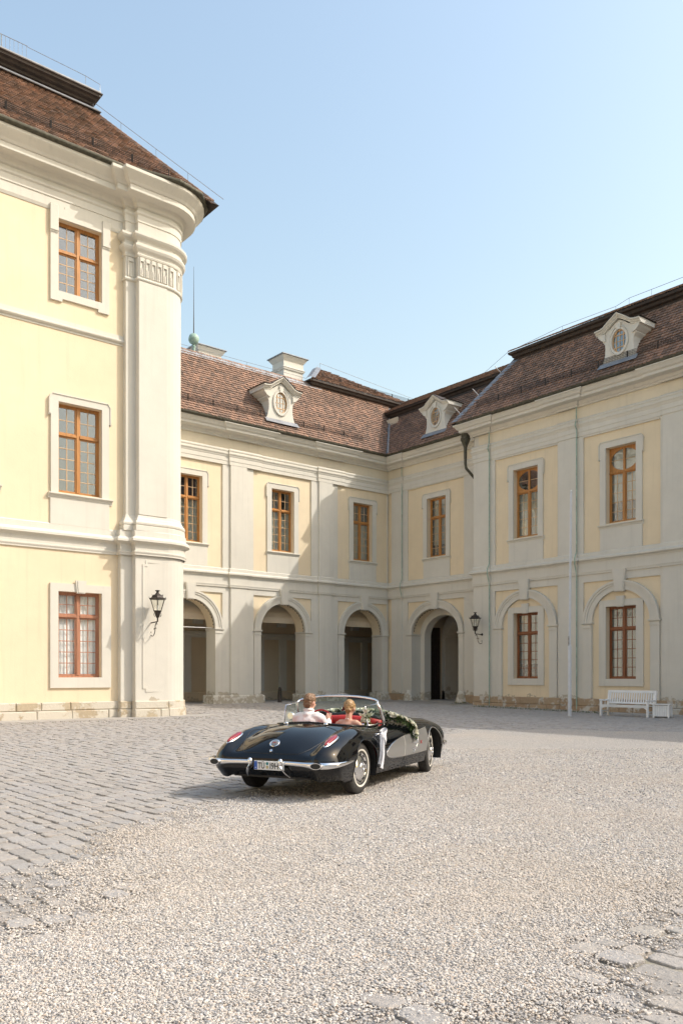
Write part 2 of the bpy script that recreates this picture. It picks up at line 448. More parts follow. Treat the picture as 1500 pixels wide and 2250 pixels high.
def tile_build(mb, name, parent):
    me = bpy.data.meshes.new(name); off = OFF[parent.name]
    me.from_pydata([(v[0] - off.x, v[1] - off.y, v[2] - off.z) for v in mb.v], [], mb.f); me.update(); me.materials.append(M['roof_tile'])
    o = bpy.data.objects.new(name, me); COL.objects.link(o); o.parent = parent; o['kind'] = 'stuff'; return o
GUARD = {}
def snow_guard(root, o, u, v, n, L):
    """grid fence standing on the tiles near the eave, one panel per metre and a half"""
    o, u, v, n = Vector(o), Vector(u), Vector(v), Vector(n); up = Vector((0, 0, 1)); k = int(L / 1.5)
    for i in range(k):
        m = MB(); p = o + u * (i * 1.5)
        for a in (0, 1.46): m.tube([p + u * a, p + u * a + up * .34], .02, 4)
        for z in (.05, .12, .19, .26, .32): m.tube([p + u * .0 + up * z, p + u * 1.46 + up * z], .009, 4)
        for j in range(1, 18): m.tube([p + u * (j * .0811) + up * .04, p + u * (j * .0811) + up * .33], .006, 3)
        m.build('snow_guard', 'iron', root)
def gutter_prof(z, p):
    # half-round gutter hung at distance p from the wall
    return [(p - .02, z), (p - .02, z - .02)] + [(p + .09 - .11 * cos(pi * k / 8), z - .02 - .11 * sin(pi * k / 8)) for k in range(9)] + [(p + .20, z + .012), (p + .185, z + .012), (p + .18, z)]
CORN = [(0, 14.48), (.10, 14.48), (.10, 14.56), (.16, 14.60), (.20, 14.68), (.22, 14.72), (.40, 14.73), (.55, 14.74), (.57, 14.76), (.57, 14.86), (.60, 14.88), (.66, 14.92), (.70, 14.99), (.76, 15.06), (.80, 15.08), (.80, 15.14), (0, 15.2)]
ARCH = [(0, 13.05), (.03, 13.05), (.03, 13.25), (.05, 13.26), (.05, 13.47), (.07, 13.50), (.09, 13.56), (.13, 13.62), (.13, 13.68), (.07, 13.70), (.07, 13.76), (.10, 13.80), (.10, 13.86), (0.0, 13.94)]
BELT = [(0, 6.5), (.04, 6.5), (.04, 6.92), (.06, 6.93), (.08, 6.98), (.14, 7.02), (.19, 7.04), (.19, 7.12), (.14, 7.16), (.05, 7.2), (.05, 7.36), (0, 7.4)]
FASC = [(0, 6.36), (.055, 6.36), (.055, 6.40), (.065, 6.44), (.08, 6.48), (.08, 6.505), (.0, 6.505)]
# ================================================================ left pavilion
A = thing('palace_pavilion', 'tall three-storey yellow and white palace pavilion at the left with a rounded corner pilaster', 'building', (12, 29.2, 0), 0, None, (12, 29.2, 0))
AX0 = 2.0
YA = 29.2
def arc(cx, cy, r, n=10, a0=-pi / 2, a1=0): return [(cx + r * cos(a0 + (a1 - a0) * k / n), cy + r * sin(a0 + (a1 - a0) * k / n)) for k in range(n + 1)]
# plan outline of the facade with half-pilaster, pilaster and rounded corner
def a_path(p=0.0, full=True):
    """outline pushed forward by p where the pilasters stand"""
    return [(AX0, YA), (13.40, YA), (13.40, YA - .24 - p), (13.77, YA - .24 - p), (13.77, YA - .5 - p)] + arc(14.92, YA + .5, 1.0 + p) + [(15.92 + p, 39.3)]
a_op = {'top': (10.95, 12.55, 15.10, 17.66), 'mid': (10.95, 12.55, 8.02, 11.20), 'low': (10.95, 12.55, 1.47, 4.52)}
LB = 3.95
holes = []
for k in range(3):
    for (x0, x1, z0, z1) in a_op.values():
        if k < 2: holes.append(rect(x0 - LB * k, x1 - LB * k, z0, z1))
MB().plate(rect(AX0, 15.3, -.3, 18.1), holes, YA, YA + .42).build('wall', 'yellow_plaster', A)
# body of the corner (behind the pilasters)
m = MB(); m.sweep([(13.5, YA), (13.9, YA - .2)] + arc(14.92, YA + .5, .7) + [(15.62, 39.3)], [(0, -.3), (.0, 19.0)], False); m.build('corner_wall', 'white_plaster', A)
for k in range(2):
    dx = -LB * k; near = True
    x0, x1, z0, z1 = a_op['top']; x0 += dx; x1 += dx
    window(A, x0, x1, z0, z1, YA + .20, 16.62, 2, 4, 'honey_wood', None, label='tall wooden casement window on the top floor', detail=near, seed=1)
    # top surround with ears, dropped side bands and stepped sill
    f = .28; a, b, t, bo = x0 - f, x1 + f, z1 + .42, z0 - .36
    outer = [(a, bo), (a + .42, bo), (a + .42, bo + .1), (b - .42, bo + .1), (b - .42, bo), (b, bo), (b, t), (b - .28, t), (b - .28, t - .06), (b - .5, t - .06), (b - .5, t + .02), (a + .5, t + .02), (a + .5, t - .06), (a + .28, t - .06), (a + .28, t), (a, t)]
    s_ = MB().plate(outer, [rect(x0, x1, z0, z1)], YA - .08, YA).build('window_surround', 'white_plaster', A)
    for (q0, q1) in ((a - .03, a + .27), (b - .27, b + .03)):
        m = MB()
        m.bbox((q0, YA - .13, t - .92), (q1, YA - .078, t + .0), .015)
        for g in range(6): m.lathe([(.012, 0), (.02, .03), (.0, .06)], 6, (q0 + .03 + g * .048, YA - .1, t - .985))
        m.build('ear_block', 'white_plaster', s_)
    x0, x1, z0, z1 = a_op['mid']; x0 += dx; x1 += dx
    window(A, x0, x1, z0, z1, YA + .20, 10.12, 2, 5, 'honey_wood', None, label='tall wooden casement window on the middle floor', detail=near, seed=2)
    eared_surround(A, x0, x1, z0 - .05, z1, YA, .27, .08)
    sill(A, x0 - .36, x1 + .40, 7.97, YA, .15)
    MB().bbox((x0 - .29, YA - .06, 6.86), (x1 + .29, YA, 7.78), .01).build('apron_panel', 'white_plaster', A)
    x0, x1, z0, z1 = a_op['low']; x0 += dx; x1 += dx
    window(A, x0, x1, z0, z1, YA + .20, 3.66, 2, 5, 'pinkish_wood', 'full', label='ground floor window with white gathered curtains', detail=near, seed=5)
    MB().plate(rect(x0 - .29, x1 + .35, 1.10, 4.80), [rect(x0, x1, z0, z1)], YA - .07, YA).build('window_surround', 'white_plaster', A)
    keystone(A, (x0 + x1) / 2, 4.47, 4.93, .30, .40, YA - .13, YA - .06)
# string course, belt course
MB().sweep([(AX0, YA), (13.40, YA)], [(0, 13.74), (.03, 13.74), (.03, 13.80), (.09, 13.83), (.12, 13.87), (.12, 13.92), (.05, 13.96), (.05, 14.10), (0, 14.12)]).build('string_course', 'white_plaster', A)
bp = [(AX0, YA), (13.17, YA), (13.17, YA - .30), (13.62, YA - .30), (13.62, YA - .60)] + arc(14.92, YA + .5, 1.14) + [(16.06, 39.3)]
BP = lambda p: p
MB().sweep(bp, [(0, 5.98), (.05, 5.98), (.05, 6.02), (.08, 6.08), (.08, 6.12), (.03, 6.14), (.03, 6.36), (.06, 6.40), (.12, 6.44), (.20, 6.47), (.20, 6.55), (.14, 6.62), (.06, 6.66), (.06, 6.86), (0, 6.9)]).build('belt_course', 'white_plaster', A)
# pedestal under the pilaster, with its sunk panel
pp = [(13.19, YA + .05), (13.19, YA - .26), (13.63, YA - .26), (13.63, YA - .56)] + arc(14.92, YA + .5, 1.10) + [(16.02, 39.3)]
MB().sweep(pp, [(0, .5), (0, 6.05)], False).build('pedestal', 'white_plaster', A)
yp = YA - .56
m = MB()
po = [(13.90, 1.05), (14.02, 1.05), (14.02, .93), (14.80, .93), (14.80, 1.05), (14.92, 1.05), (14.92, 5.66), (14.80, 5.66), (14.80, 5.80), (14.02, 5.80), (14.02, 5.66), (13.90, 5.66)]
def inset(poly, d):
    n = len(poly); out = []
    for i in range(n):
        p0, p1, p2 = Vector(poly[i - 1]), Vector(poly[i]), Vector(poly[(i + 1) % n])
        a = (p1 - p0).normalized(); b = (p2 - p1).normalized(); na = Vector((-a.y, a.x)); nb = Vector((-b.y, b.x))
        mm = (na + nb) / (1 + na.dot(nb)); out.append(tuple(p1 + mm * d))
    return out
m.plate(po, [inset(po, .075)], yp - .035, yp); m.plate(inset(po, .075), [inset(po, .10)], yp - .018, yp)
m.build('panel_moulding', 'white_plaster', A)
# pilaster: base, shaft, capital
def ppath(e): return [(13.40 - e, YA + .02), (13.40 - e, YA - .24 - e), (13.77 - e, YA - .24 - e), (13.77 - e, YA - .5 - e)] + arc(14.92, YA + .5, 1.0 + e) + [(15.92 + e, 39.3)]
MB().sweep(ppath(0), [(0, 7.3), (0, 18.3)], False).build('pilaster_shaft', 'white_plaster', A)
MB().sweep(ppath(0), [(0, 6.88), (.16, 6.88), (.16, 7.06), (.13, 7.08), (.16, 7.12), (.17, 7.18), (.14, 7.24), (.10, 7.26), (.08, 7.32), (.04, 7.38), (.02, 7.46), (0, 7.48)]).build('pilaster_base', 'white_plaster', A)
MB().bbox((13.775, YA - .535, 7.49), (14.93, YA - .49, 16.13), .008).build('pilaster_face', 'white_plaster', A)
cp = MB().sweep(ppath(0), [(0, 16.14), (.05, 16.16), (.07, 16.2), (.05, 16.26), (.01, 16.28), (.01, 17.02), (.05, 17.04), (.07, 17.10), (.03, 17.14), (.05, 17.20), (.13, 17.28), (.17, 17.36), (.17, 17.42), (.08, 17.46), (.08, 17.60), (.20, 17.68), (.24, 17.74), (.24, 17.82), (.1, 17.9), (0, 17.92)]).build('pilaster_capital', 'white_plaster', A)
# flutes with small upright leaves on the capital neck
fl = MB()
def flute(x, y, a, w=.16):
    T = Matrix.Translation((x, y, 0)) @ Matrix.Rotation(a, 4, 'Z'); k = len(fl.v)
    fl.bbox((-w / 2, -.05, 16.30), (-w / 2 + .035, .0, 17.0), .008); fl.bbox((w / 2 - .035, -.05, 16.30), (w / 2, .0, 17.0), .008)
    fl.box((-w / 2 + .035, -.05, 16.86), (w / 2 - .035, .0, 17.0))
    fl.lathe([(.001, .0), (.04, .0), (.045, .22), (.03, .30), (.001, .36)], 8, (0, -.005, 16.30))
    fl.xf(T, k)
flute(13.585, YA - .25, 0, .26)
for i in range(5): flute(13.90 + i * .235, YA - .51, 0, .19)
for i in range(4):
    a = (i + .5) / 4 * pi / 2; flute(14.92 + 1.01 * sin(a), YA + .5 - 1.01 * cos(a), a, .19)
fl.build('capital_leaves', 'white_plaster', cp)
# entablature
ep = [(AX0, YA - .02), (13.42, YA - .02), (13.42, YA - .22), (13.80, YA - .22), (13.80, YA - .46)] + arc(14.92, YA + .5, .96) + [(15.88, 39.3)]
MB().sweep(ep, [(0, 17.88), (.04, 17.98), (.04, 18.30), (.07, 18.31), (.07, 18.55), (.12, 18.6), (.12, 18.68), (.0, 18.7)]).build('architrave', 'white_plaster', A)
MB().sweep(ep, [(0, 18.6), (.05, 18.62), (.05, 18.82), (.12, 18.86), (.16, 18.96), (.22, 19.02), (.26, 19.04), (.58, 19.06), (.60, 19.08), (.60, 19.26), (.64, 19.28), (.70, 19.36), (.80, 19.46), (.90, 19.56), (.93, 19.60), (.93, 19.70), (0, 19.78)]).build('cornice', 'white_plaster', A)
gp = [(AX0, YA - .02), (13.42, YA - .02), (13.6, YA - .2), (14.92, YA - .46), (15.45, YA - .34), (15.75, YA + .0), (15.88, YA + .5), (15.88, 39.3)]
MB().sweep(gp, gutter_prof(19.82, .86)).build('gutter', 'copper_dark', A)
# plinth: two courses of separate stones
def course(root, pts, z0, z1, y, p, rr, mat, mean=1.2, bev=.03):
    x = pts[0]
    while x < pts[1] - .02:
        w = min(rr.uniform(mean * .7, mean * 1.35), pts[1] - x)
        if pts[1] - x - w < .35: w = pts[1] - x
        q = p + rr.uniform(-.012, .012)
        MB().bbox((x + .006, y - q, z0 + .004), (x + w - .006, y + .2, z1 - .004), bev).build('plinth_stone', mat, root)
        x += w
rr = random.Random(3)
course(A, (6.0, 13.19), .30, .60, YA, .10, rr, 'pale_sandstone'); course(A, (6.0, 13.19), -.1, .30, YA, .15, rr, 'pale_sandstone')
course(A, (13.14, 13.60), .30, .60, YA - .26, .10, rr, 'pale_sandstone', 1); course(A, (13.10, 13.56), -.1, .30, YA - .26, .14, rr, 'pale_sandstone', 1)
course(A, (13.58, 14.95), .30, .60, YA - .56, .08, rr, 'pale_sandstone', 1.4); course(A, (13.55, 14.95), -.1, .30, YA - .56, .12, rr, 'pale_sandstone', .9)
MB().sweep(arc(14.95, YA + .5, 1.06) + [(16.01, 34)], [(0, .30), (.08, .30), (.08, .57), (.05, .6), (0, .6)]).build('plinth_stone', 'pale_sandstone', A)
MB().sweep(arc(14.95, YA + .5, 1.06) + [(16.01, 34)], [(0, -.1), (.12, -.1), (.12, .28), (.10, .3), (0, .3)]).build('plinth_stone', 'pale_sandstone', A)
# roof: tiled lower slope with hip, dark upper cornice, flat top behind a railing
sl = sqrt(1 + 1.12 ** 2); v = Vector((0, 1, 1.12)) / sl; n = Vector((0, -1.12, 1)) / sl
E0 = (0, YA - 1.02, 19.80); LA = 3.72 * sl
def hipA(b): return (AX0, 16.55 - b / sl)
roof = MB()
roof.add([(AX0, E0[1], 19.78), (16.9, E0[1], 19.78), (16.9 - 3.7, E0[1] + 3.7, 19.78 + 4.15), (AX0, E0[1] + 3.7, 19.78 + 4.15), (16.9, 39.3, 19.78), (13.2, 39.3, 23.93), (AX0, 39.3, 23.93)],
         [(0, 1, 2, 3), (1, 4, 5, 2), (3, 2, 5, 6)])
ro = roof.build('roof', 'dark_timber', A)
tb = tiles(MB(), E0, (1, 0, 0), v, n, LA, hipA, .2, .21, 11)
v2 = Vector((-1, 0, 1.12)) / sl; n2 = Vector((1.12, 0, 1)) / sl
tiles(tb, (16.9, 0, 19.80), (0, 1, 0), v2, n2, LA, lambda b: (YA - .7 + b / sl, 39.2), .2, .21, 12)
tile_build(tb, 'roof_tiles', ro)
# hip capping
m = MB(); 
for k in range(26):
    t0 = k * .145; p = Vector((16.72 - t0, E0[1] + .18 + t0, 19.95 + 1.12 * t0)); q = p + Vector((-.19, .19, .213))
    m.tube([p, q], [.085, .07], 7)
m.build('hip_tiles', 'roof_tile', ro)['kind'] = 'stuff'
snow_guard(ro, (3.0, E0[1] + .42, 20.3), (1, 0, 0), v, n, 12.6)
up = [(AX0, 31.75), (13.15, 31.75), (13.15, 39.0)]
MB().sweep(up, [(0, 23.8), (.0, 23.96), (.06, 23.98), (.08, 24.06), (.20, 24.10), (.24, 24.18), (.34, 24.21), (.36, 24.29), (.40, 24.31), (.40, 24.35), (0, 24.39)]).build('upper_cornice', 'dark_timber', ro)
MB().sweep(up, [(-.0, 23.78), (.18, 23.74), (.34, 23.62), (.36, 23.64), (.20, 23.80), (0, 23.86)]).build('flashing', 'lead', ro)
MB().box((AX0, 31.4, 24.37), (13.5, 39, 24.43)).build('flat_roof', 'lead', ro)
m = MB()
for i in range(52):
    x = 3.0 + i * .15; m.tube([(x, 31.55, 24.4), (x, 31.55, 24.98)], .008 if i % 9 else .022, 4)
m.tube([(3, 31.55, 24.98), (10.7, 31.55, 24.98)], .014, 4); m.tube([(3, 31.55, 24.5), (10.7, 31.55, 24.5)], .012, 4)
m.build('roof_railing', 'steel_wire', ro)
# lightning wire
def wire(name, pts, posts, parent, r=.012, ph=.3):
    m = MB(); m.tube(pts, r, 4, False)
    for p in posts: m.tube([p, (p[0], p[1], p[2] - ph)], r * .9, 4)
    return m.build(name, 'steel_wire', parent)
wire('lightning_wire', [(10.7, 31.55, 24.95), (12.9, 31.5, 24.85), (13.45, 31.4, 24.7), (13.45, 31.4, 24.25), (13.1, 31.9, 24.15)] + [(16.72 - t, E0[1] + .18 + t, 20.35 + 1.12 * t) for t in (3.4, 2.6, 1.6, .7, .0, -.3)],
     [(12.9, 31.5, 24.85)] + [(16.72 - t, E0[1] + .18 + t, 20.35 + 1.12 * t) for t in (3.4, 2.6, 1.6, .7)], ro)
# ================================================================ shared bay builder for the arcaded wing and the side wing
def upper_bay(root, xc, y, pw, curt, seed, oval=False, lab=None, zt=11.05, detail=True):
    """recessed yellow panel with a window; y is the trim face, the yellow sheet lies .08 behind it"""
    yy = y + .08; w = .785
    window(root, xc - w, xc + w, 8.66, 12.2, yy + .26, zt, 2, 5, 'honey_wood', curt, oval, lab, seed, detail)
    eared_surround(root, xc - w, xc + w, 8.60, 12.2, yy, .31, .075, .06, .8)
    sill(root, xc - w - .37, xc + w + .37, 8.60, yy, .14)
    MB().bbox((xc - w - .31, yy - .06, 7.38), (xc + w + .31, yy, 8.41), .01).build('apron_panel', 'white_plaster', root)
def archivolt(root, xc, y, r0, r1, zs, rz0=None, rz1=None, name='archivolt'):
    rz0 = rz0 or r0; rz1 = rz1 or r1; d = r1 - r0
    m = MB()
    archring(m, xc, zs, r0, r0 + d * .55, y - .05, y + .1, rz0, rz0 + (rz1 - rz0) * .55)
    archring(m, xc, zs, r0 + d * .55, r0 + d * .78, y - .085, y + .1, rz0 + (rz1 - rz0) * .55, rz0 + (rz1 - rz0) * .78)
    archring(m, xc, zs, r0 + d * .78, r1, y - .12, y + .1, rz0 + (rz1 - rz0) * .78, rz1)
    return m.build(name, 'white_plaster', root)
def impost(root, x0, x1, y0, y1, zs):
    m = MB(); p = [(x0, y1), (x0, y0), (x1, y0), (x1, y1)]
    m.sweep(p, [(0, zs - .28), (.02, zs - .28), (.02, zs - .22), (.0, zs - .21), (.0, zs - .12), (.04, zs - .1), (.07, zs - .06), (.07, zs - .005), (0, zs - .001)])
    m.box((x0 + .003, y0 + .003, zs - .277), (x1 - .003, y1 - .003, zs - .003))
    return m.build('impost', 'white_plaster', root)
ZS = 4.10
# ================================================================ arcaded wing (faces -Y)
YB = 39.4
B = thing('palace_wing', 'arcaded yellow and white palace wing with three round arches behind the car', 'building', (26, YB, 0), 0, None, (26, YB, 0))
BC = [21.82, 27.87, 33.92]; BX0, BX1 = 15.9, 36.0; BPIL = [(24.30, 25.36), (30.41, 31.44)]
ho = [rect(c - .785, c + .785, 8.66, 12.2) for c in BC] + [archpoly(c, 1.55, ZS, .0) for c in BC]
# yellow sheet: upper and lower wall are one body with the openings cut through
ho_low = [[(p[0], p[1]) for p in archpoly(c, 1.55, ZS, -.2)] for c in BC]
outer = [(BX0, -.2)]
for c in BC:
    q = archpoly(c, 1.575, ZS, -.2)
    outer += [q[0]] + q[2:][::-1][0:] + [q[1]]
outer += [(BX1 + .1, -.2), (BX1 + .1, 6.6), (BX0, 6.6)]
MB().plate(outer, [], YB + .08, YB + .95, True).build('arcade_wall', 'yellow_plaster', B)
MB().plate(rect(BX0, BX1 + .1, 6.6, 14.0), ho[:3], YB + .08, YB + .5).build('wall', 'yellow_plaster', B)
MB().plate(rect(BX0, BX1, 13.9, 14.5), [], YB - .0, YB + .2).build('frieze', 'cream_plaster', B)
# white trim sheet with the panels cut out
def notch_outline(x0, x1, cs, hw, zt_, ztop):
    o = [(x0, -.2)]
    for c in cs: o += [(c - hw, -.2), (c - hw, zt_), (c + hw, zt_), (c + hw, -.2)]
    return o + [(x1, -.2), (x1, ztop), (x0, ztop)]
MB().plate(notch_outline(BX0, BX1 - .0, BC, 2.02, 6.04, 6.9), [], YB, YB + .09).build('trim', 'white_plaster', B)
MB().plate(rect(BX0, BX1, 6.9, 13.5), [rect(c - 2.03, c + 2.03, 7.37, 13.06) for c in BC], YB, YB + .09).build('trim', 'white_plaster', B)
for i, c in enumerate(BC):
    upper_bay(B, c, YB, 2.03, 'low' if i != 1 else 'low', 20 + i, lab='wooden upper window with many small panes, %s' % ['partly behind the corner pilaster', 'in the middle bay', 'in the shaded bay by the inner corner'][i])
    archivolt(B, c, YB, 1.55, 2.0, ZS)
    keystone(B, c, 5.58, 6.46, .42, .62, YB - .16, YB + .05)
    for s_ in (-1, 1):
        a, b = (c - 2.0, c - 1.55) if s_ < 0 else (c + 1.55, c + 2.0)
        MB().box((a, YB - .04, -.2), (b, YB + .94, ZS - .28)).build('pier', 'white_plaster', B)
        impost(B, a, b, YB - .05, YB + .93, ZS)
    # thin cable of lights clipped under the arch
    m = MB(); m.tube([(c + 1.53 * cos(pi * k / 24), YB + .1, ZS + 1.53 * sin(pi * k / 24)) for k in range(0, 14)], .012, 4, False)
    for k in range(0, 14): m.lathe([(.001, -.03), (.025, -.02), (.025, .02), (.001, .03)], 6, (c + 1.5 * cos(pi * k / 24), YB + .1, ZS + 1.5 * sin(pi * k / 24)))
    m.build('cable', 'iron', B)
for a, b in BPIL:
    MB().bbox((a, YB - .10, .4), (b, YB + .02, 6.4), .01).build('pilaster', 'white_plaster', B)
    MB().bbox((a, YB - .10, 7.36), (b, YB + .02, 13.1), .01).build('pilaster', 'white_plaster', B)
# narrow plaster base under each pier
for a, b in ((BX0, BC[0] - 1.5), (BC[0] + 1.5, BC[1] - 1.5), (BC[1] + 1.5, BC[2] - 1.5), (BC[2] + 1.5, BX1 - .02)):
    MB().sweep([(a - .06, YB + .98), (a - .06, YB - .06), (b + .06, YB - .06), (b + .06, YB + .98)] if b < BX1 - 1 else [(a - .06, YB + .98), (a - .06, YB - .06), (b, YB - .06)],
               [(0, -.2), (.08, -.2), (.08, .40), (.05, .44), (0, .46)]).build('pier_base', 'white_plaster', B)
bs = [(a - .04, b + .04, .10) for a, b in BPIL]
pth = brk(BX0, BX1 + .05, YB, bs)
MB().sweep(pth, BELT).build('belt_course', 'white_plaster', B)
MB().sweep(pth, FASC).build('fascia_moulding', 'white_plaster', B)
MB().sweep(brk(BX0, BX1 + .05, YB, [(a - .04, b + .9, .08) for a, b in BPIL]), ARCH).build('architrave', 'white_plaster', B)
MB().sweep(brk(BX0, BX1 + .05, YB, [(a - .04, b + .9, .08) for a, b in BPIL]), CORN).build('cornice', 'ivory_plaster', B)
MB().sweep([(BX0, YB), (BX1 - .9, YB)], gutter_prof(15.24, .74)).build('gutter', 'copper_dark', B)
# vaulted passage behind the arches
YV = YB + 4.6
MB().plate(rect(BX0, 41.0, -.2, 7.0), [], YV, YV + .2).build('passage_wall', 'vault_plaster', B)
m = MB(); nn = 14; vs = []
for k in range(nn + 1):
    a = pi * k / nn; vs += [(BX0, YB + .95 + (YV - YB - .95) * (1 - cos(a)) / 2, 4.6 + 1.45 * sin(a)), (41.0, YB + .95 + (YV - YB - .95) * (1 - cos(a)) / 2, 4.6 + 1.45 * sin(a))]
m.add(vs, [(2 * k, 2 * k + 1, 2 * k + 3, 2 * k + 2) for k in range(nn)]).build('passage_vault', 'vault_plaster', B)
for k in range(14):
    x = 17.0 + k * 1.72
    MB().bbox((x, YV - .12, .5), (x + .55, YV, 3.9), .01).build('passage_pilaster', 'ivory_plaster', B)
MB().sweep([(BX0, YV), (41, YV)], [(0, 3.8), (.14, 3.8), (.14, 3.95), (.2, 4.0), (.2, 4.14), (0, 4.2)]).build('passage_moulding', 'ivory_plaster', B)
MB().sweep([(BX0, YV), (41, YV)], [(0, -.2), (.16, -.2), (.16, .5), (.12, .55), (0, .55)]).build('passage_base', 'vault_plaster', B)
for x in (18.8, 24.85, 30.9, 37.0):
    m = MB(); nn = 14
    for k in range(nn):
        q = []
        for kk in (k, k + 1):
            a = pi * kk / nn; yy = YB + .95 + (YV - YB - .95) * (1 - cos(a)) / 2; zz = 4.6 + 1.45 * sin(a)
            ym = (YB + .95 + YV) / 2; yi = ym + (yy - ym) * .88; zi = 4.6 + (zz - 4.6) * .88
            q.append((yy, zz, yi, zi))
        (y0, z0, y1, z1), (y2, z2, y3, z3) = q
        m.add([(x - .3, y0, z0), (x - .3, y1, z1), (x - .3, y3, z3), (x - .3, y2, z2), (x + .3, y0, z0), (x + .3, y1, z1), (x + .3, y3, z3), (x + .3, y2, z2)], [(0, 1, 2, 3), (4, 7, 6, 5), (1, 5, 6, 2)])
    m.build('vault_rib', 'ivory_plaster', B)
# roof of the arcaded wing
SLP = 1.4; sb = sqrt(1 + SLP ** 2); v = Vector((0, 1, SLP)) / sb; n = Vector((0, -SLP, 1)) / sb
EB = (0, YB - .92, 15.22); LBR = 3.15 * sb
m = MB(); m.add([(BX0 - 1, EB[1], 15.2), (35.1, EB[1], 15.2), (35.1 + 3.3, EB[1] + 3.2, 15.2 + 3.2 * SLP), (BX0 - 1, EB[1] + 3.2, 15.2 + 3.2 * SLP), (BX0 - 1, 50, 15.2 + 3.2 * SLP + .6), (40, 50, 15.2 + 3.2 * SLP + .6)], [(0, 1, 2, 3), (3, 2, 5, 4)])
rB = m.build('roof', 'lead', B)
tb = tiles(MB(), EB, (1, 0, 0), v, n, LBR, lambda b: (BX0 - .3, 35.02 + b / sb), .2, .2, 21)
tile_build(tb, 'roof_tiles', rB)
snow_guard(rB, (17.0, EB[1] + .45, 15.22 + .45 * SLP + .05), (1, 0, 0), v, n, 17.3)
ytop = EB[1] + 3.12; ztop = 15.22 + 3.12 * SLP
# lead ridge capping in sheets
x = BX0
while x < 31.5:
    w = R.uniform(.9, 1.1)
    MB().add([(x + .01, ytop - .20, ztop - .22), (x + w - .01, ytop - .20, ztop - .22), (x + w - .01, ytop, ztop + .10), (x + .01, ytop, ztop + .10), (x + .01, ytop + .6, ztop + .14), (x + w - .01, ytop + .6, ztop + .14), (x + .01, ytop - .16, ztop - .26), (x + w - .01, ytop - .16, ztop - .26)],
             [(0, 1, 2, 3), (3, 2, 5, 4), (0, 6, 7, 1)]).build('ridge_sheet', 'lead', rB)
    x += w
# raised upper roof at the inner corner: dark cornice, hipped tiles, lead hip
ux0 = 31.6; yu = ytop + .0; zu = ztop - .15
MB().sweep([(ux0, 46.5), (ux0, yu), (44.0, yu)], [(0, zu - .25), (.0, zu), (.05, zu + .03), (.09, zu + .13), (.22, zu + .2), (.25, zu + .32), (.36, zu + .36), (.36, zu + .46), (-.2, zu + .5)]).build('upper_cornice', 'dark_timber', rB)
US = .78; us = sqrt(1 + US ** 2)
zr = zu + .46; m = MB()
AP = Vector((33.6, yu + 1.75, zr + 2.11 * US)); 
m.add([(ux0 - .36, yu - .36, zr), (41, yu - .36, zr), tuple(AP), (ux0 - .36, 47, zr), (35.0, 46, zr + 2.11 * US), (41, 47, zr)], [(0, 1, 2), (0, 2, 4, 3), (2, 1, 5, 4)])
uo = m.build('upper_roof', 'lead', rB)
tb = tiles(MB(), (0, yu - .38, zr + .02), (1, 0, 0), Vector((0, 1, US)) / us, Vector((0, -US, 1)) / us, 2.0 * us, lambda b: (ux0 - .3 + b / us * .93, 40.8 - b / us * 3.4), .2, .2, 31)
t_ = tile_build(tb, 'upper_roof_tiles', rB)
m = MB(); p0 = Vector((ux0 - .34, yu - .34, zr + .05)); dv = Vector((1, 1, US)); dd = Vector((1, -1, 0)).normalized() * .28
m.add([p0 + dd - Vector((0, 0, .02)), p0 + Vector((0, 0, .07)), p0 - dd - Vector((0, 0, .02)), p0 + dv * 2.1 + dd - Vector((0, 0, .02)), p0 + dv * 2.1 + Vector((0, 0, .09)), p0 + dv * 2.1 - dd - Vector((0, 0, .02))], [(0, 1, 4, 3), (1, 2, 5, 4)]).build('hip_capping', 'lead', rB)
snow_guard(rB, (ux0 + .9, yu + .1, zr + .33), (1, 0, 0), v, n, 9)
wire('lightning_wire', [(16, ytop + .3, ztop + .5), (22, ytop + .3, ztop + .46), (31.4, ytop + .3, ztop + .5), (33.6, yu + 1.75, zr + 2.11 * US + .42), (41, yu - .3, zr + .5)],
     [(x, ytop + .3, ztop + .48) for x in (19.5, 22, 24.5, 27, 29.5)] + [(33.6, yu + 1.75, zr + 2.11 * US + .42), (36.2, yu + 1.05, zr + 1.3)], rB, .012, .36)
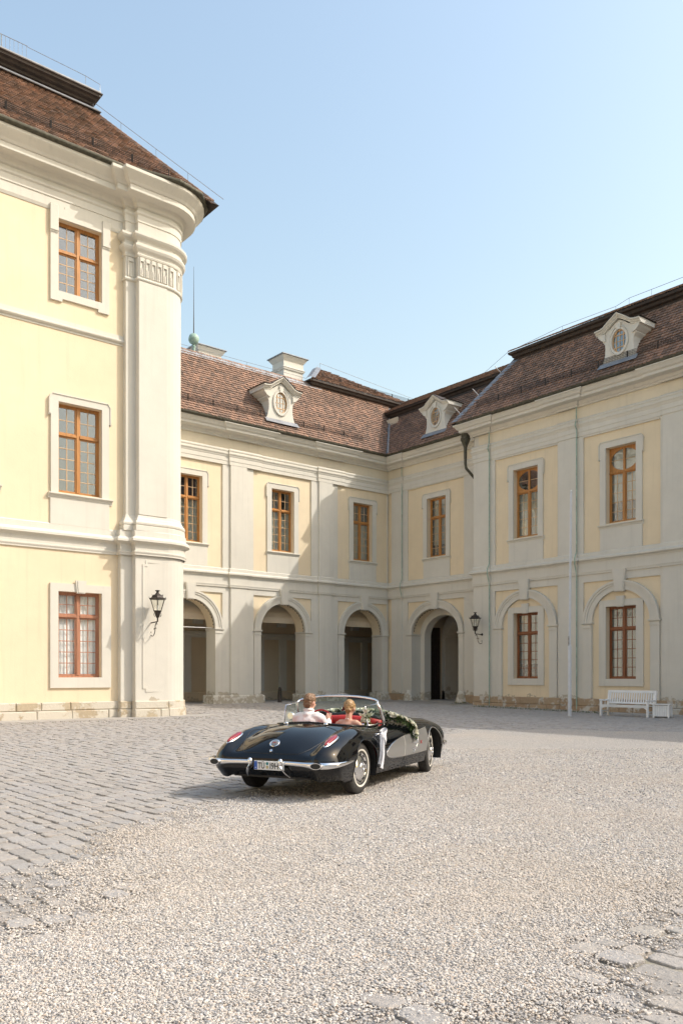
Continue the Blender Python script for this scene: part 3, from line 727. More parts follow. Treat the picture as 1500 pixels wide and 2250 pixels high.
# ---------------------------------------------------------------- dormers
def dormer(root, label, xc, y, z0, zr_, depth, curt=0):
    """baroque roof dormer facing -y: splayed front with oval light, broken pediment hood, leaded foot"""
    d = bpy.data.objects.new('dormer', None); COL.objects.link(d); d.parent = root; OFF[d.name] = OFF[root.name]; d['label'] = label
    k = zr_  # overall scale
    hw = .84 * k
    side = [(1.02, 0), (.92, .25), (.86, .5), (.84, .8), (.86, 1.05), (1.0, 1.22), (1.02, 1.36), (.98, 1.5), (1.0, 1.72)]
    top = [(.74, 1.72), (.52, 1.80), (.30, 1.98), (0, 2.14)]
    right = [(xc + a * k * .98, z0 + b * k) for a, b in side] + [(xc + a * k, z0 + b * k) for a, b in top]
    left = [(2 * xc - a, b) for a, b in right[:-1]]
    outer = [left[0]] + right + left[1:][::-1]
    zc = z0 + 1.03 * k; rx, rz = .43 * k, .60 * k
    ell = [(xc + rx * cos(2 * pi * i / 36), zc + rz * sin(2 * pi * i / 36)) for i in range(36)]
    fr = MB().plate(outer, [ell], y, y + depth).build('dormer_front', 'ivory_plaster', d)
    m = MB()
    for (q, w, pr) in ((1.0, 1.22, .05), (1.22, 1.30, .08)):
        for i in range(36):
            a0, a1 = 2 * pi * i / 36, 2 * pi * (i + 1) / 36
            vv = [(xc + rx * q * cos(a0), zc + rz * q * sin(a0)), (xc + rx * w * cos(a0), zc + rz * (w - .04) * sin(a0)), (xc + rx * w * cos(a1), zc + rz * (w - .04) * sin(a1)), (xc + rx * q * cos(a1), zc + rz * q * sin(a1))]
            m.add([(p[0], y - pr, p[1]) for p in vv] + [(p[0], y + .01, p[1]) for p in vv], [(0, 1, 2, 3), (1, 5, 6, 2), (0, 3, 7, 4)])
    m.build('oval_moulding', 'ivory_plaster', fr)
    # pediment hood: profile following the gable line, mitred by shifting along the outline normal
    hood = [(-1.36, 1.58), (-1.0, 1.60), (-.80, 1.66), (-.55, 1.86), (0, 2.22), (.55, 1.86), (.80, 1.66), (1.0, 1.60), (1.36, 1.58)]
    prof = [(0, 0), (.12, .0), (.12, .05), (.18, .08), (.22, .14), (.30, .18), (.30, .24), (.0, .26)]
    m = MB(); cols = []
    for a, b in hood:
        edge = abs(a) > 1.2
        cols.append([(xc + a * k * (1 if not edge else .97), y - o * k, z0 + (b + zz) * k) for o, zz in prof] + [(xc + a * k * (1 if not edge else .97), y + depth, z0 + (b + .26) * k), (xc + a * k, y + depth, z0 + b * k)])
    kk = len(cols[0]); vs = [p for c_ in cols for p in c_]
    m.add(vs, [(i * kk + j, (i + 1) * kk + j, (i + 1) * kk + (j + 1) % kk, i * kk + (j + 1) % kk) for i in range(len(hood) - 1) for j in range(kk)] + [tuple(range(kk)), tuple((len(hood) - 1) * kk + j for j in range(kk))])
    m.build('dormer_hood', 'ivory_plaster', d)
    m = MB(); cols = [[(xc + a * k * 1.03, y - .33 * k, z0 + (b + .262) * k), (xc + a * k * 1.03, y - .33 * k, z0 + (b + .285) * k), (xc + a * k * 1.03, y + depth + .3, z0 + (b + .285) * k)] for a, b in hood]
    m.add([p for c_ in cols for p in c_], [(i * 3 + j, (i + 1) * 3 + j, (i + 1) * 3 + j + 1, i * 3 + j + 1) for i in range(len(hood) - 1) for j in range(2)])
    m.build('dormer_roof', 'dark_timber', d)
    # bracket scroll under each end of the hood and returning side mouldings
    for s_ in (-1, 1):
        m = MB()
        pr = [(.80, 1.20), (1.02, 1.30), (1.18, 1.46), (1.24, 1.60), (.80, 1.60)]
        pr = [(xc + s_ * a * k, z0 + b * k) for a, b in (pr if s_ > 0 else pr[::-1])]
        m.prism(pr, y - .10 * k, y + depth)
        m.build('dormer_bracket', 'ivory_plaster', d)
        MB().prism([(xc + s_ * .1 * k - .12, z0 + 1.66 * k), (xc + s_ * .1 * k + .12, z0 + 1.66 * k), (xc + s_ * .1 * k, z0 + 1.9 * k)], y - .03, y + .01)
    MB().prism([(xc - .10 * k, z0 + 1.62 * k), (xc + .10 * k, z0 + 1.62 * k), (xc + .14 * k, z0 + 1.96 * k), (xc - .14 * k, z0 + 1.96 * k)], y - .09, y + .02).build('dormer_keystone', 'ivory_plaster', d)
    # lead foot
    MB().add([(xc - 1.12 * k, y - .03, z0 + .03), (xc + 1.12 * k, y - .03, z0 + .03), (xc + 1.16 * k, y - .26, z0 - .24), (xc - 1.16 * k, y - .26, z0 - .24)], [(0, 1, 2, 3)]).build('lead_apron', 'lead', d)
    # oval window
    w = MB(); yw = y + .07
    for i in range(36):
        a0, a1 = 2 * pi * i / 36, 2 * pi * (i + 1) / 36
        vv = [(xc + rx * .88 * cos(a0), zc + rz * .91 * sin(a0)), (xc + rx * cos(a0), zc + rz * sin(a0)), (xc + rx * cos(a1), zc + rz * sin(a1)), (xc + rx * .88 * cos(a1), zc + rz * .91 * sin(a1))]
        w.add([(p[0], yw - .03, p[1]) for p in vv] + [(p[0], yw + .03, p[1]) for p in vv], [(0, 1, 2, 3), (0, 3, 7, 4)])
    for s_ in (-1, 1):
        xx = xc + s_ * .5 * rx; q = .86 * .90; w.box((xx - .02, yw - .02, zc - rz * q), (xx + .02, yw + .02, zc + rz * q))
        zz = zc + s_ * .52 * rz; q = .84 * .88; w.box((xc - rx * q, yw - .022, zz - .02), (xc + rx * q, yw + .018, zz + .02))
    w.box((xc - .012, yw - .016, zc - rz * .9), (xc + .012, yw + .016, zc + rz * .9))
    for zz in (-.0,): w.box((xc - rx * .88, yw - .014, zc + zz - .012), (xc + rx * .88, yw + .014, zc + zz + .012))
    wo_ = w.build('oval_window', 'light_wood', fr)
    # split the oval glass in four sheets
    for sx_ in (-1, 1):
        for sz_ in (-1, 1):
            pl = [(xc, zc)] + [(xc + sx_ * rx * .9 * cos(pi / 2 * i / 8), zc + sz_ * rz * .93 * sin(pi / 2 * i / 8)) for i in range(9)]
            if sx_ * sz_ < 0: pl = pl[::-1]
            MB().prism(pl, yw + .004, yw + .009).build('pane', 'window_glass', fr)
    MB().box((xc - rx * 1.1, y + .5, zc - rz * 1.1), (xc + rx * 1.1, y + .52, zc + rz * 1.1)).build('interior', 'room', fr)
    return d
dormer(B, 'cream baroque dormer with oval window on the sunlit tiled roof', 27.35, YB - .50, 15.95, .98, 1.9)
# ---------------------------------------------------------------- chimneys and finial on this roof
def chimney(label, x, y, z0, z1, w, dpt, grp='chimneys on the arcaded wing'):
    c = thing('chimney', label, 'chimney', (x, y, z0), 0, grp)
    MB().box((-w, -dpt, -1.5), (w, dpt, z1 - z0 - .9)).build('shaft', 'ivory_plaster', c)
    h = z1 - z0
    ring = [(-w, dpt), (-w, -dpt), (w, -dpt), (w, dpt), (-w, dpt)]
    MB().sweep([(-w, 0), (-w, -dpt), (w, -dpt), (w, dpt), (-w, dpt), (-w, 0)], [(0, h - .95), (.06, h - .95), (.08, h - .88), (.12, h - .82), (.02, h - .74), (.02, h - .40), (.06, h - .36), (.14, h - .24), (.20, h - .16), (.20, h - .1), (-.1, h - .08)]).build('cap_moulding', 'ivory_plaster', c)
    MB().bbox((-w - .28, -dpt - .28, h - .1), (w + .28, dpt + .28, h - .04), .01).build('cover_slab', 'lead', c)
    MB().box((-w * .7, -dpt * .6, h - .04), (w * .7, dpt * .6, h + .03)).build('flue_cap', 'lead', c)
    return c
# ================================================================ side wing on the right (faces -X); local x = -Y, local y = X
XF, XN = 36.0, 34.45
C = thing('palace_wing', 'shaded yellow and white palace wing on the right with blind arches and one archway', 'building', (XN, 24, 0), -pi / 2, None, (-24, XN, 0))
# ---- set-back bay next to the corner
f0, f1 = -39.4, -30.7; fc = -35.28; FR, FO = 1.95, 2.34; FZ0, FZ1 = 1.50, 1.98
fl_out = [(f0 - .1, -.3)]
q = archpoly(fc, FR + .025, ZS - .03, -.3, FZ0 + .025); fl_out += [q[0]] + q[2:][::-1] + [q[1]] + [(f1, -.3), (f1, 6.6), (f0 - .1, 6.6)]
MB().plate(fl_out, [], XF + .08, XF + 1.35, True).build('gateway_wall', 'yellow_plaster', C)
MB().plate(rect(f0 - .1, f1, 6.6, 14.0), [rect(fc + .1 - .785, fc + .1 + .785, 8.66, 12.2)], XF + .08, XF + .5).build('wall', 'yellow_plaster', C)
MB().plate([(-38.95, -.3), (fc - FO - .0, -.3), (fc - FO, 6.04), (fc + FO, 6.04), (fc + FO, -.3), (f1, -.3), (f1, 6.9), (-38.95, 6.9)], [], XF, XF + .09).build('trim', 'white_plaster', C)
MB().plate(rect(-38.95, f1, 6.9, 13.5), [rect(fc - 2.34, fc + 2.34, 7.37, 13.0)], XF, XF + .09).build('trim', 'white_plaster', C)
MB().plate(rect(f0, f1, 13.9, 14.5), [], XF, XF + .2).build('frieze', 'cream_plaster', C)
upper_bay(C, fc + .1, XF, 2.34, 'veil', 41, lab='shaded upper window with a white blind, above the archway')
archivolt(C, fc, XF, FR, FO, ZS - .03, FZ0, FZ1)
keystone(C, fc + .1, 5.5, 6.46, .46, .66, XF - .16, XF + .05)
for s_ in (-1, 1):
    a, b = (fc - FO, fc - FR) if s_ < 0 else (fc + FR, fc + FO)
    MB().box((a, XF - .04, -.3), (b, XF + 1.34, ZS - .3)).build('pier', 'white_plaster', C)
    impost(C, a, b, XF - .05, XF + 1.33, ZS - .02)
    # worn guard stones at the foot of the arch
    g = MB(); gx = (a + b) / 2 + s_ * .05
    g.lathe([(.40, -.3), (.38, .05), (.31, .25), (.25, .45), (.2, .58), (.1, .64)], 10, (gx, XF - .06, 0), 1, .8); g.build('guard_stone', 'white_plaster', C)
m = MB(); m.tube([(fc + 1.9 * cos(pi * k / 24), XF + .1, ZS - .03 + 1.46 * sin(pi * k / 24)) for k in range(13, 24)], .012, 4, False)
for k in range(13, 24): m.lathe([(.001, -.03), (.025, -.02), (.025, .02), (.001, .03)], 6, (fc + 1.87 * cos(pi * k / 24), XF + .1, ZS - .03 + 1.43 * sin(pi * k / 24)))
m.build('cable', 'iron', C)
MB().bbox((-39.0, XF - .08, .4), (-38.05, XF + .02, 6.4), .01).build('pilaster', 'white_plaster', C)
MB().bbox((-39.0, XF - .08, 7.36), (-38.05, XF + .02, 13.1), .01).build('pilaster', 'white_plaster', C)
fb = [(-39.04, -38.0, .08)]
for prof, nm, mt in ((BELT, 'belt_course', 'white_plaster'), (FASC, 'fascia_moulding', 'white_plaster'), (ARCH, 'architrave', 'white_plaster'), (CORN, 'cornice', 'ivory_plaster')):
    MB().sweep(brk(f0 + .02, f1 + .1, XF, fb), prof).build(nm, mt, C)
MB().sweep([(f0 + .9, XF), (f1 - .2, XF)], gutter_prof(15.24, .74)).build('gutter', 'copper_dark', C)
rr = random.Random(17)
course(C, (-39.3, fc - FO), -.3, .42, XF, .06, rr, 'sandstone', .9); course(C, (fc + FO, f1 - .05), -.3, .42, XF, .06, rr, 'sandstone', .8)
# inside the gateway: barrel, dark far wall with an ironwork gate, inner arch on the right
gx0, gx1 = fc - 2.6, fc + 2.6
MB().box((gx0 - .2, XF + 1.35, -.3), (gx0, XF + 9, 6.5)).build('passage_wall', 'vault_plaster', C)
MB().box((gx1, XF + 1.35, -.3), (gx1 + .2, XF + 9, 6.5)).build('passage_wall', 'vault_plaster', C)
MB().box((gx0, XF + 1.35, 6.2), (gx1, XF + 9, 6.5)).build('passage_vault', 'vault_plaster', C)
q = archpoly(fc, 1.62, ZS - .2, -.3, 1.30)
MB().plate([(gx0, -.3), q[0]] + q[2:][::-1] + [q[1], (gx1, -.3), (gx1, 6.2), (gx0, 6.2)], [], XF + .75, XF + 1.32, True).build('inner_arch', 'white_plaster', C)
dr = MB().box((gx0 + .002, XF + 1.5, -.3), (gx0 + .06, XF + 3.1, 4.6)).build('passage_door', 'dark_timber', C)
m = MB()
for k in range(9): m.tube([(gx0 + .08, XF + 1.6 + .17 * k, 0), (gx0 + .08, XF + 1.6 + .17 * k, 2.6 + .5 * sin(pi * k / 8))], .02, 5)
for zz in (.3, 1.2, 2.2): m.tube([(gx0 + .09, XF + 1.55, zz), (gx0 + .09, XF + 3.05, zz)], .022, 5)
for (yy, zz, rr_) in ((2.3, 3.3, .22), (2.1, 2.9, .14), (2.5, 2.9, .14), (2.3, 3.8, .12)): m.tube([(gx0 + .09, XF + yy + rr_ * cos(2 * pi * k / 14), zz + rr_ * sin(2 * pi * k / 14)) for k in range(15)], .02, 5, False)
m.build('ironwork', 'iron', dr)
MB().bbox((gx0, XF + 3.3, -.3), (gx0 + .28, XF + 5.0, 3.75), .02).build('passage_pier', 'white_plaster', C)
MB().box((gx0, XF + 3.25, 3.75), (gx0 + .36, XF + 5.05, 3.98)).build('passage_impost', 'white_plaster', C)
MB().box((gx0, XF + 3.3, -.3), (gx0 + .36, XF + 5.05, .55)).build('passage_base', 'white_plaster', C)
archring(mm := MB(), fc, ZS - .12, 2.1, 2.6, XF + 3.3, XF + 4.2, 1.5, 2.1); mm.build('passage_rib', 'white_plaster', C)
MB().box((gx0, XF + 6.2, -.3), (gx1, XF + 6.3, 6.2)).build('passage_end', 'vault_plaster', C)
# ---- projecting part
n0, n1 = -30.75, -9.0; NC = [-27.32, -21.84, -16.36, -10.9]; NPIL = [(-30.75, -29.66), (-25.20, -24.19), (-19.72, -18.71), (-14.24, -13.23)]
w0 = .785
ups = [rect(c - w0, c + w0, 8.66, 12.2) for c in NC]; los = [rect(c - w0, c + w0, 1.38, 4.76) for c in NC]
MB().plate(rect(n0 + .1, n1, -.3, 14.0), ups + los, XN + .08, XN + .5).build('wall', 'yellow_plaster', C)
MB().box((n0, XN - .001, -.3), (n0 + .3, XF + .2, 14.6)).build('end_wall', 'white_plaster', C)
MB().plate(notch_outline(n0 + .002, n1, NC, 2.0, 6.0, 6.9), [], XN, XN + .09).build('trim', 'white_plaster', C)
MB().plate(rect(n0 + .002, n1, 6.9, 13.5), [rect(c - 2.0, c + 2.0, 7.37, 12.96) for c in NC], XN, XN + .09).build('trim', 'white_plaster', C)
MB().plate(rect(n0 + .002, n1, 13.9, 14.5), [], XN, XN + .2).build('frieze', 'cream_plaster', C)
LAB_U = ['shaded window with half-oval top lights, left of the flagpole', 'shaded window with half-oval top lights, above the white bench', None, None]
LAB_L = ['brown ground floor window inside the left blind arch', 'brown ground floor window inside the blind arch behind the bench', None, None]
for i, c in enumerate(NC):
    det = i < 3
    upper_bay(C, c, XN, 2.0, 'blind' if i == 1 else 'low', 50 + i, True, LAB_U[i], 11.05, det)
    window(C, c - w0, c + w0, 1.38, 4.76, XN + .08 + .26, 3.72, 2, 5, 'brown_wood', 'split' if i == 1 else 'veil', False, LAB_L[i], 60 + i, det)
    MB().plate(rect(c - w0 - .36, c + w0 + .36, 1.04, 5.06), [rect(c - w0, c + w0, 1.38, 4.76)], XN + .08 - .06, XN + .08).build('window_surround', 'white_plaster', C)
    keystone(C, c, 4.72, 5.22, .34, .44, XN - .04, XN + .03)
    archivolt(C, c, XN, 1.50, 1.98, ZS - .04, 1.45, 1.88)
    keystone(C, c, 5.42, 6.46, .46, .66, XN - .15, XN + .05)
    for s_ in (-1, 1):
        a, b = (c - 1.98, c - 1.52) if s_ < 0 else (c + 1.52, c + 1.98)
        MB().bbox((a, XN - .05, .4), (b, XN + .1, ZS - .3), .008).build('pier', 'white_plaster', C)
        impost(C, a, b, XN - .06, XN + .1, ZS - .03)
for a, b in NPIL:
    MB().bbox((a + .001, XN - .08, .4), (b, XN + .02, 6.4), .008).build('pilaster', 'white_plaster', C)
    MB().bbox((a + .001, XN - .08, 7.36), (b, XN + .02, 13.1), .008).build('pilaster', 'white_plaster', C)
nb = [(a - .03, b + .03, .08) for a, b in NPIL]; nb[0] = (n0, NPIL[0][1] + .03, .08)
for prof, nm, mt in ((BELT, 'belt_course', 'white_plaster'), (FASC, 'fascia_moulding', 'white_plaster'), (ARCH, 'architrave', 'white_plaster'), (CORN, 'cornice', 'ivory_plaster')):
    MB().sweep([(n0, XF + .05)] + brk(n0, n1, XN, nb), prof).build(nm, mt, C)
MB().sweep([(n0 - .5, XN), (n1, XN)], gutter_prof(15.24, .74)).build('gutter', 'copper_dark', C)
course(C, (n0 - .02, n1), .08, .44, XN, .10, rr, 'sandstone', 1.1); course(C, (n0 - .02, n1), -.35, .08, XN, .13, rr, 'sandstone', 1.0)
for x in (-29.60, -24.13):
    MB().tube([(x, XN - .12, -.1), (x, XN - .12, 6.4), (x, XN - .28, 6.9), (x, XN - .28, 7.2), (x, XN - .12, 7.5), (x, XN - .12, 13.4), (x, XN - .25, 13.6), (x, XN - .14, 13.9), (x, XN - .14, 14.5)], .028, 6).build('conductor_cable', 'copper_green', C)
MB().tube([(-38.0, XF - .12, 6.4), (-38.0, XF - .28, 6.9), (-38.0, XF - .28, 7.2), (-38.0, XF - .12, 7.5), (-38.0, XF - .12, 13.4), (-38.0, XF - .14, 14.5)], .022, 6).build('conductor_cable', 'copper_green', C)
# rainwater hopper and bent pipe in the step of the wall
h = MB(); hx, hy = -31.18, XN - .25
h.lathe([(.10, 14.0), (.14, 14.12), (.22, 14.30), (.27, 14.42), (.27, 14.50), (.24, 14.52), (.24, 14.72), (.30, 14.80), (.30, 14.92)], 10, (hx, hy, 0))
h.lathe([(.20, 14.95), (.34, 15.1), (.36, 15.25)], 10, (hx, hy + .0, 0))
h.tube([(hx, hy, 14.1), (hx, hy, 13.1), (hx + .04, hy + .02, 12.85), (hx + .30, hy + .75, 12.1), (hx + .34, hy + .95, 11.8)], [.10, .075, .075, .075, .075], 8)
h.build('rain_hopper', 'copper_dark', C, True, 40)
# roofs of the side wing
v = Vector((0, 1, SLP)) / sb; n = Vector((0, -SLP, 1)) / sb
yn = XN - .92; yf = XF - .92; tr = 2.30; zt_ = 15.2 + tr * SLP
m = MB()
m.add([(n0 - .85, yn, 15.2), (n1, yn, 15.2), (n1, yn + tr + .3, zt_ + .42), (n0 - .85 + tr, yn + tr + .3, zt_ + .42), (n0 - .85 , yn + 5, 15.2), (n0 - .85 + tr, yn + 5, zt_ + .42)], [(0, 1, 2, 3), (0, 3, 5, 4)])
rC = m.build('roof', 'dark_timber', C)
m = MB(); m.add([(f0 + .9, yf, 15.2), (n0 + 2.6, yf, 15.2), (n0 + 2.6, yf + tr + .2, zt_ + .28), (f0 - .9 - .7, yf + tr + .2, zt_ + .28)], [(0, 1, 2, 3)])
rF = m.build('roof', 'dark_timber', C)
tb = tiles(MB(), (0, yn, 15.22), (1, 0, 0), v, n, tr * sb, lambda b: (n0 - .80 + b / sb, n1), .2, .2, 41); tile_build(tb, 'roof_tiles', rC)
tb = tiles(MB(), (0, yf, 15.22), (1, 0, 0), v, n, (tr - .1) * sb, lambda b: (f0 + .95 - b / sb, n0 + 2.2), .2, .2, 42); tile_build(tb, 'roof_tiles', rF)
snow_guard(rC, (n0 + .6, yn + .42, 15.24 + .42 * SLP + .05), (1, 0, 0), v, n, 18)
# lead hip band in overlapping sheets, with hooks
p0 = Vector((n0 - .86, yn, 15.27)); dv = Vector((1, 1, SLP)); 
for k in range(11):
    a = p0 + dv * (tr / 11 * k); b_ = p0 + dv * (tr / 11 * (k + 1) + .03); lift = Vector((0, -.02, .05))
    wv = Vector((.42, 0, 0)); bk = Vector((0, .30, -.05))
    MB().add([a + lift, a + wv + lift * .6, b_ + wv + lift * .3, b_ + lift * .6, a + bk, b_ + bk], [(0, 1, 2, 3), (0, 3, 5, 4)]).build('hip_sheet', 'lead', rC)
for t_ in (.35, 1.05, 1.9):
    p = p0 + dv * t_; MB().tube([p + Vector((-.05, .05, .05)), p + Vector((-.35, -.1, .45))], .02, 4).build('roof_hook', 'steel_wire', rC)
MB().tube([(f0 + .95, yf + .02, 15.32), (f0 + .95 - tr, yf + tr, 15.32 + tr * SLP)], .07, 6).build('valley_gutter', 'lead', rF)
def upper(root, x0, x1, y, z, hip, seed, run=4.4, S=.5, skew=0.0):
    P = [(0, z - .22), (.0, z - .02), (.05, z), (.08, z + .10), (.20, z + .16), (.24, z + .28), (.36, z + .33), (.38, z + .44), (-.3, z + .48)]
    pth = [(x0, y + 5), (x0, y), (x1, y)] if hip else [(x0, y), (x1, y)]
    MB().sweep(pth, P).build('upper_cornice', 'dark_timber', root)
    MB().sweep(pth, [(-.1, z - .16), (.10, z - .22), (.22, z - .36), (.24, z - .34), (.12, z - .16), (0, z - .12)]).build('flashing', 'lead', root)
    s2 = sqrt(1 + S * S); zz = z + .44; vv = Vector((0, 1, S)) / s2; nn_ = Vector((0, -S, 1)) / s2
    hs = 1.0 if hip else 0.0
    mm = MB(); mm.add([(x0 - .38, y - .38, zz), (x1, y - .38, zz), (x1, y - .38 + run, zz + run * S), (x0 - .38 + hs * run * .85 - (0 if hip else run), y - .38 + run, zz + run * S), (x0 - .38, y + 5, zz), (x1, y + 10, zz + run * S - 1)], [(0, 1, 2, 3), (0, 3, 4), (3, 2, 5)])
    o = mm.build('upper_roof', 'dark_timber', root)
    t2 = tiles(MB(), (0, y - .40, zz + .02), (1, 0, 0), vv, nn_, (run - .05) * s2, lambda b: (x0 - .36 + (b / s2) * (.85 if hip else -1), x1), .2, .2, seed); tile_build(t2, 'upper_roof_tiles', root)
    return zz
zN = upper(rC, n0 - .85 + tr + .3, n1, yn + tr + .12, zt_ + .1, True, 51)
zF = upper(rF, f0 + .9 - tr - .2, n0 + 3.2, yf + tr + .05, zt_ - .12, False, 52, 3.0, .55)
MB().tube([(n0 + 5.6, yn + tr + 4.1, zN + 2.2), (n1, yn + tr + 4.1, zN + 2.2)], .10, 6).build('ridge', 'lead', rC)
xh = n0 - .85 + tr + .3; yh_ = yn + tr + .12
pts = [(xh - 3.5, yh_ + 1.2, zN + .1), (xh - .5, yh_ + .0, zN + .30), (xh - .2, yh_ + .1, zN + .32), (xh + 1.5, yh_ + 1.9, zN + 1.45), (xh + 3.4, yh_ + 4.0, zN + 2.45), (xh + 4.2, yh_ + 4.0, zN + 2.62), (n1, yh_ + 4.0, zN + 2.62)]
wire('lightning_wire', pts, [pts[3], pts[4], pts[5]] + [(xh + 5.5 + 2.4 * k, yh_ + 4.0, zN + 2.62) for k in range(6)], rC, .013, .36)
wire('lightning_wire', [(f0 - 3, yf + 5.0, zF + 1.5), (f0 + 2, yf + 5.0, zF + 1.5), (n0 + 1.0, yf + 5.0, zF + 1.5)], [(f0 + 2.4 * k, yf + 5.0, zF + 1.5) for k in range(4)], rF, .013, .36)
dormer(C, 'cream dormer with oval window near the inner corner of the shaded roof', -34.75, yf + .45, 15.9, .87, 1.9)
dormer(C, 'large cream dormer with oval window on the right shaded roof', -21.6, yn + .45, 15.92, .87, 1.9)
MB().plate(rect(-50, n1, -.3, 18.9), [], 46.0, 46.3, True).build('sun_block_rear_wall', 'yellow_plaster', C)  # unseen back walls and lid, added to block sun leaking into the passages
MB().box((-50, 37.2, 18.2), (n1, 46.2, 18.4)).build('sun_block_lid', 'dark_timber', C)
MB().box((-50, 36.9, 6.62), (-39.5, 37.0, 18.2)).build('sun_block_wall', 'vault_plaster', C)
MB().box((-50, 46.0, -.3), (-49.8, 50.0, 18.2)).build('sun_block_wall', 'vault_plaster', C)
MB().plate(rect(15.9, 46.3, -.3, 19.5), [], 50.0, 50.3, True).build('sun_block_rear_wall', 'yellow_plaster', B)  # unseen back of the arcaded wing, added to keep sun out too
MB().box((15.9, 43.9, 6.62), (46.3, 50.0, 6.8)).build('upper_floor', 'vault_plaster', B)
# ================================================================ chimneys and finial standing on the arcaded wing
chimney('white chimney with moulded cap beside the small hipped roof', 31.2, 43.6, 19.3, 21.75, .74, .6)
chimney('low white chimney beside the copper finial', 25.5, 44.2, 19.3, 21.1, .75, .6)
fi = thing('roof_finial', 'green copper ball finial with a thin rod on the roof ridge', 'finial', (23.75, 42.4, 19.6))
MB().lathe([(.16, 0), (.10, .25), (.08, .6), (.12, .72), (.07, .78), (.11, .86)], 12).build('stem', 'copper_green', fi, True, 40)
m = MB(); prof = [(.30 * sin(pi * k / 12) + .001, 1.16 - .32 * cos(pi * k / 12)) for k in range(13)]; m.lathe(prof, 16)
for i in range(len(m.v)):
    x, y, z = m.v[i]; a = atan2(y, x); q = 1 + .05 * cos(8 * a); m.v[i] = (x * q, y * q, z)
m.build('ball', 'copper_green', fi, True)
MB().tube([(0, 0, 1.45), (0, 0, 2.8), (0, 0, 5.3)], [.035, .022, .008], 6).build('rod', 'iron', fi)
# ================================================================ wings of the same courtyard outside the picture (they shade the yard and mirror in the car)
def far_wing(label, loc, rot, x0, x1, bay, rows, ze, roof_rise=4.5, depth=10):
    w = thing('palace_wing', label, 'building', loc, rot, 'plain wings closing the courtyard')
    hs = []; n_ = int((x1 - x0) / bay)
    for k in range(n_):
        xc = x0 + bay * (k + .5)
        for (a, b) in rows: hs.append((xc, a, b))
    MB().plate(rect(x0, x1, -.5, ze - 1.2), [rect(c - .8, c + .8, a, b) for c, a, b in hs], 0, .4).build('wall', 'yellow_plaster', w)
    for c, a, b in hs:
        m = MB().plate(rect(c - 1.1, c + 1.1, a - .3, b + .3), [rect(c - .8, c + .8, a, b)], -.08, 0); m.build('window_surround', 'white_plaster', w)
        o = MB().plate(rect(c - .8, c + .8, a, b), [rect(c - .7, c - .06, a + .1, b - 1.1), rect(c + .06, c + .7, a + .1, b - 1.1), rect(c - .7, c - .06, b - .95, b - .1), rect(c + .06, c + .7, b - .95, b - .1)], .2, .26).build('window', 'honey_wood', w)
        MB().box((c - .8, .3, a), (c + .8, .31, b)).build('pane', 'room', o)
    for k in range(n_ + 1):
        MB().bbox((x0 + bay * k - .5, -.14, 0), (x0 + bay * k + .5, 0, ze - 1.2), .01).build('pilaster', 'white_plaster', w)
    MB().sweep([(x0, 0), (x1, 0)], [(0, 6.3), (.1, 6.3), (.2, 6.9), (.05, 7.3), (0, 7.4)]).build('belt_course', 'white_plaster', w)
    MB().sweep([(x0, 0), (x1, 0)], [(0, ze - 1.3), (.1, ze - 1.2), (.1, ze - .8), (.5, ze - .5), (.8, ze - .1), (.8, ze), (0, ze)]).build('cornice', 'white_plaster', w)
    MB().add([(x0, -.9, ze), (x1, -.9, ze), (x1, depth / 2, ze + roof_rise), (x0, depth / 2, ze + roof_rise), (x0, depth, ze), (x1, depth, ze), (x0, depth, -.5), (x1, depth, -.5), (x0, .4, -.5), (x1, .4, -.5), (x0, .4, ze), (x1, .4, ze)],
             [(0, 1, 2, 3), (3, 2, 5, 4), (4, 5, 7, 6), (8, 6, 4, 10), (9, 11, 5, 7), (3, 4, 10, 0), (2, 1, 11, 5)]).build('roof', 'roof_tile', w)
    return w
far_wing('tall plain yellow pavilion out of view to the right', (34.45, 9.0, 0), -pi / 2, 0, 24, 6, [(1.4, 4.7), (8.6, 12.2), (15.0, 17.8)], 20.4, roof_rise=2.0)
far_wing('long yellow wing out of view to the left', (-24, -24, 0), pi / 2, 0, 54, 6, [(1.4, 4.7), (8.6, 12.2), (14.8, 17.4)], 20.0, 6)
far_wing('long yellow wing out of view behind the viewer', (36, -34, 0), pi, 0, 60, 6, [(1.4, 4.7), (8.6, 12.2)], 15.2, 6)
# ================================================================ courtyard ground
def gz(x, y):
    a = np.clip((x - 18) / 14, 0, 1); b = np.clip((36 - y) / 14, 0, 1)
    return -0.17 * a * a * (3 - 2 * a) * b
# outline of the gravel (plan, metres)
GP = np.array([(-3.0, 1.5), (1.24, 5.28), (1.8, 5.86), (2.3, 6.35), (2.91, 6.77), (3.61, 7.55), (4.34, 8.01), (4.84, 8.38), (5.65, 8.99), (7.03, 9.74), (9.8, 11.61), (13.2, 14.2), (17.2, 16.67), (19.19, 16.1), (20.9, 14.17), (22.0, 12.0), (25.0, 8.0), (25, -6), (12, 1.0), (6.44, 2.34), (4.91, 2.54), (4.45, 2.57), (3.77, 2.65), (3.28, 2.68), (2.61, 2.90), (2.03, 2.92), (1.2, 2.4), (0.5, -3), (-3, -3)])
def gravel_sd(x, y):
    """signed distance to the gravel outline, positive inside"""
    d = np.full(x.shape, 1e9); ins = np.zeros(x.shape, bool); n = len(GP)
    for i in range(n):
        ax, ay = GP[i]; bx, by = GP[(i + 1) % n]; ex, ey = bx - ax, by - ay
        t = np.clip(((x - ax) * ex + (y - ay) * ey) / (ex * ex + ey * ey), 0, 1)
        d = np.minimum(d, np.hypot(x - ax - t * ex, y - ay - t * ey))
        c = ((ay > y) != (by > y)) & (x < (bx - ax) * (y - ay) / (by - ay + 1e-12) + ax); ins ^= c
    return np.where(ins, d, -d)
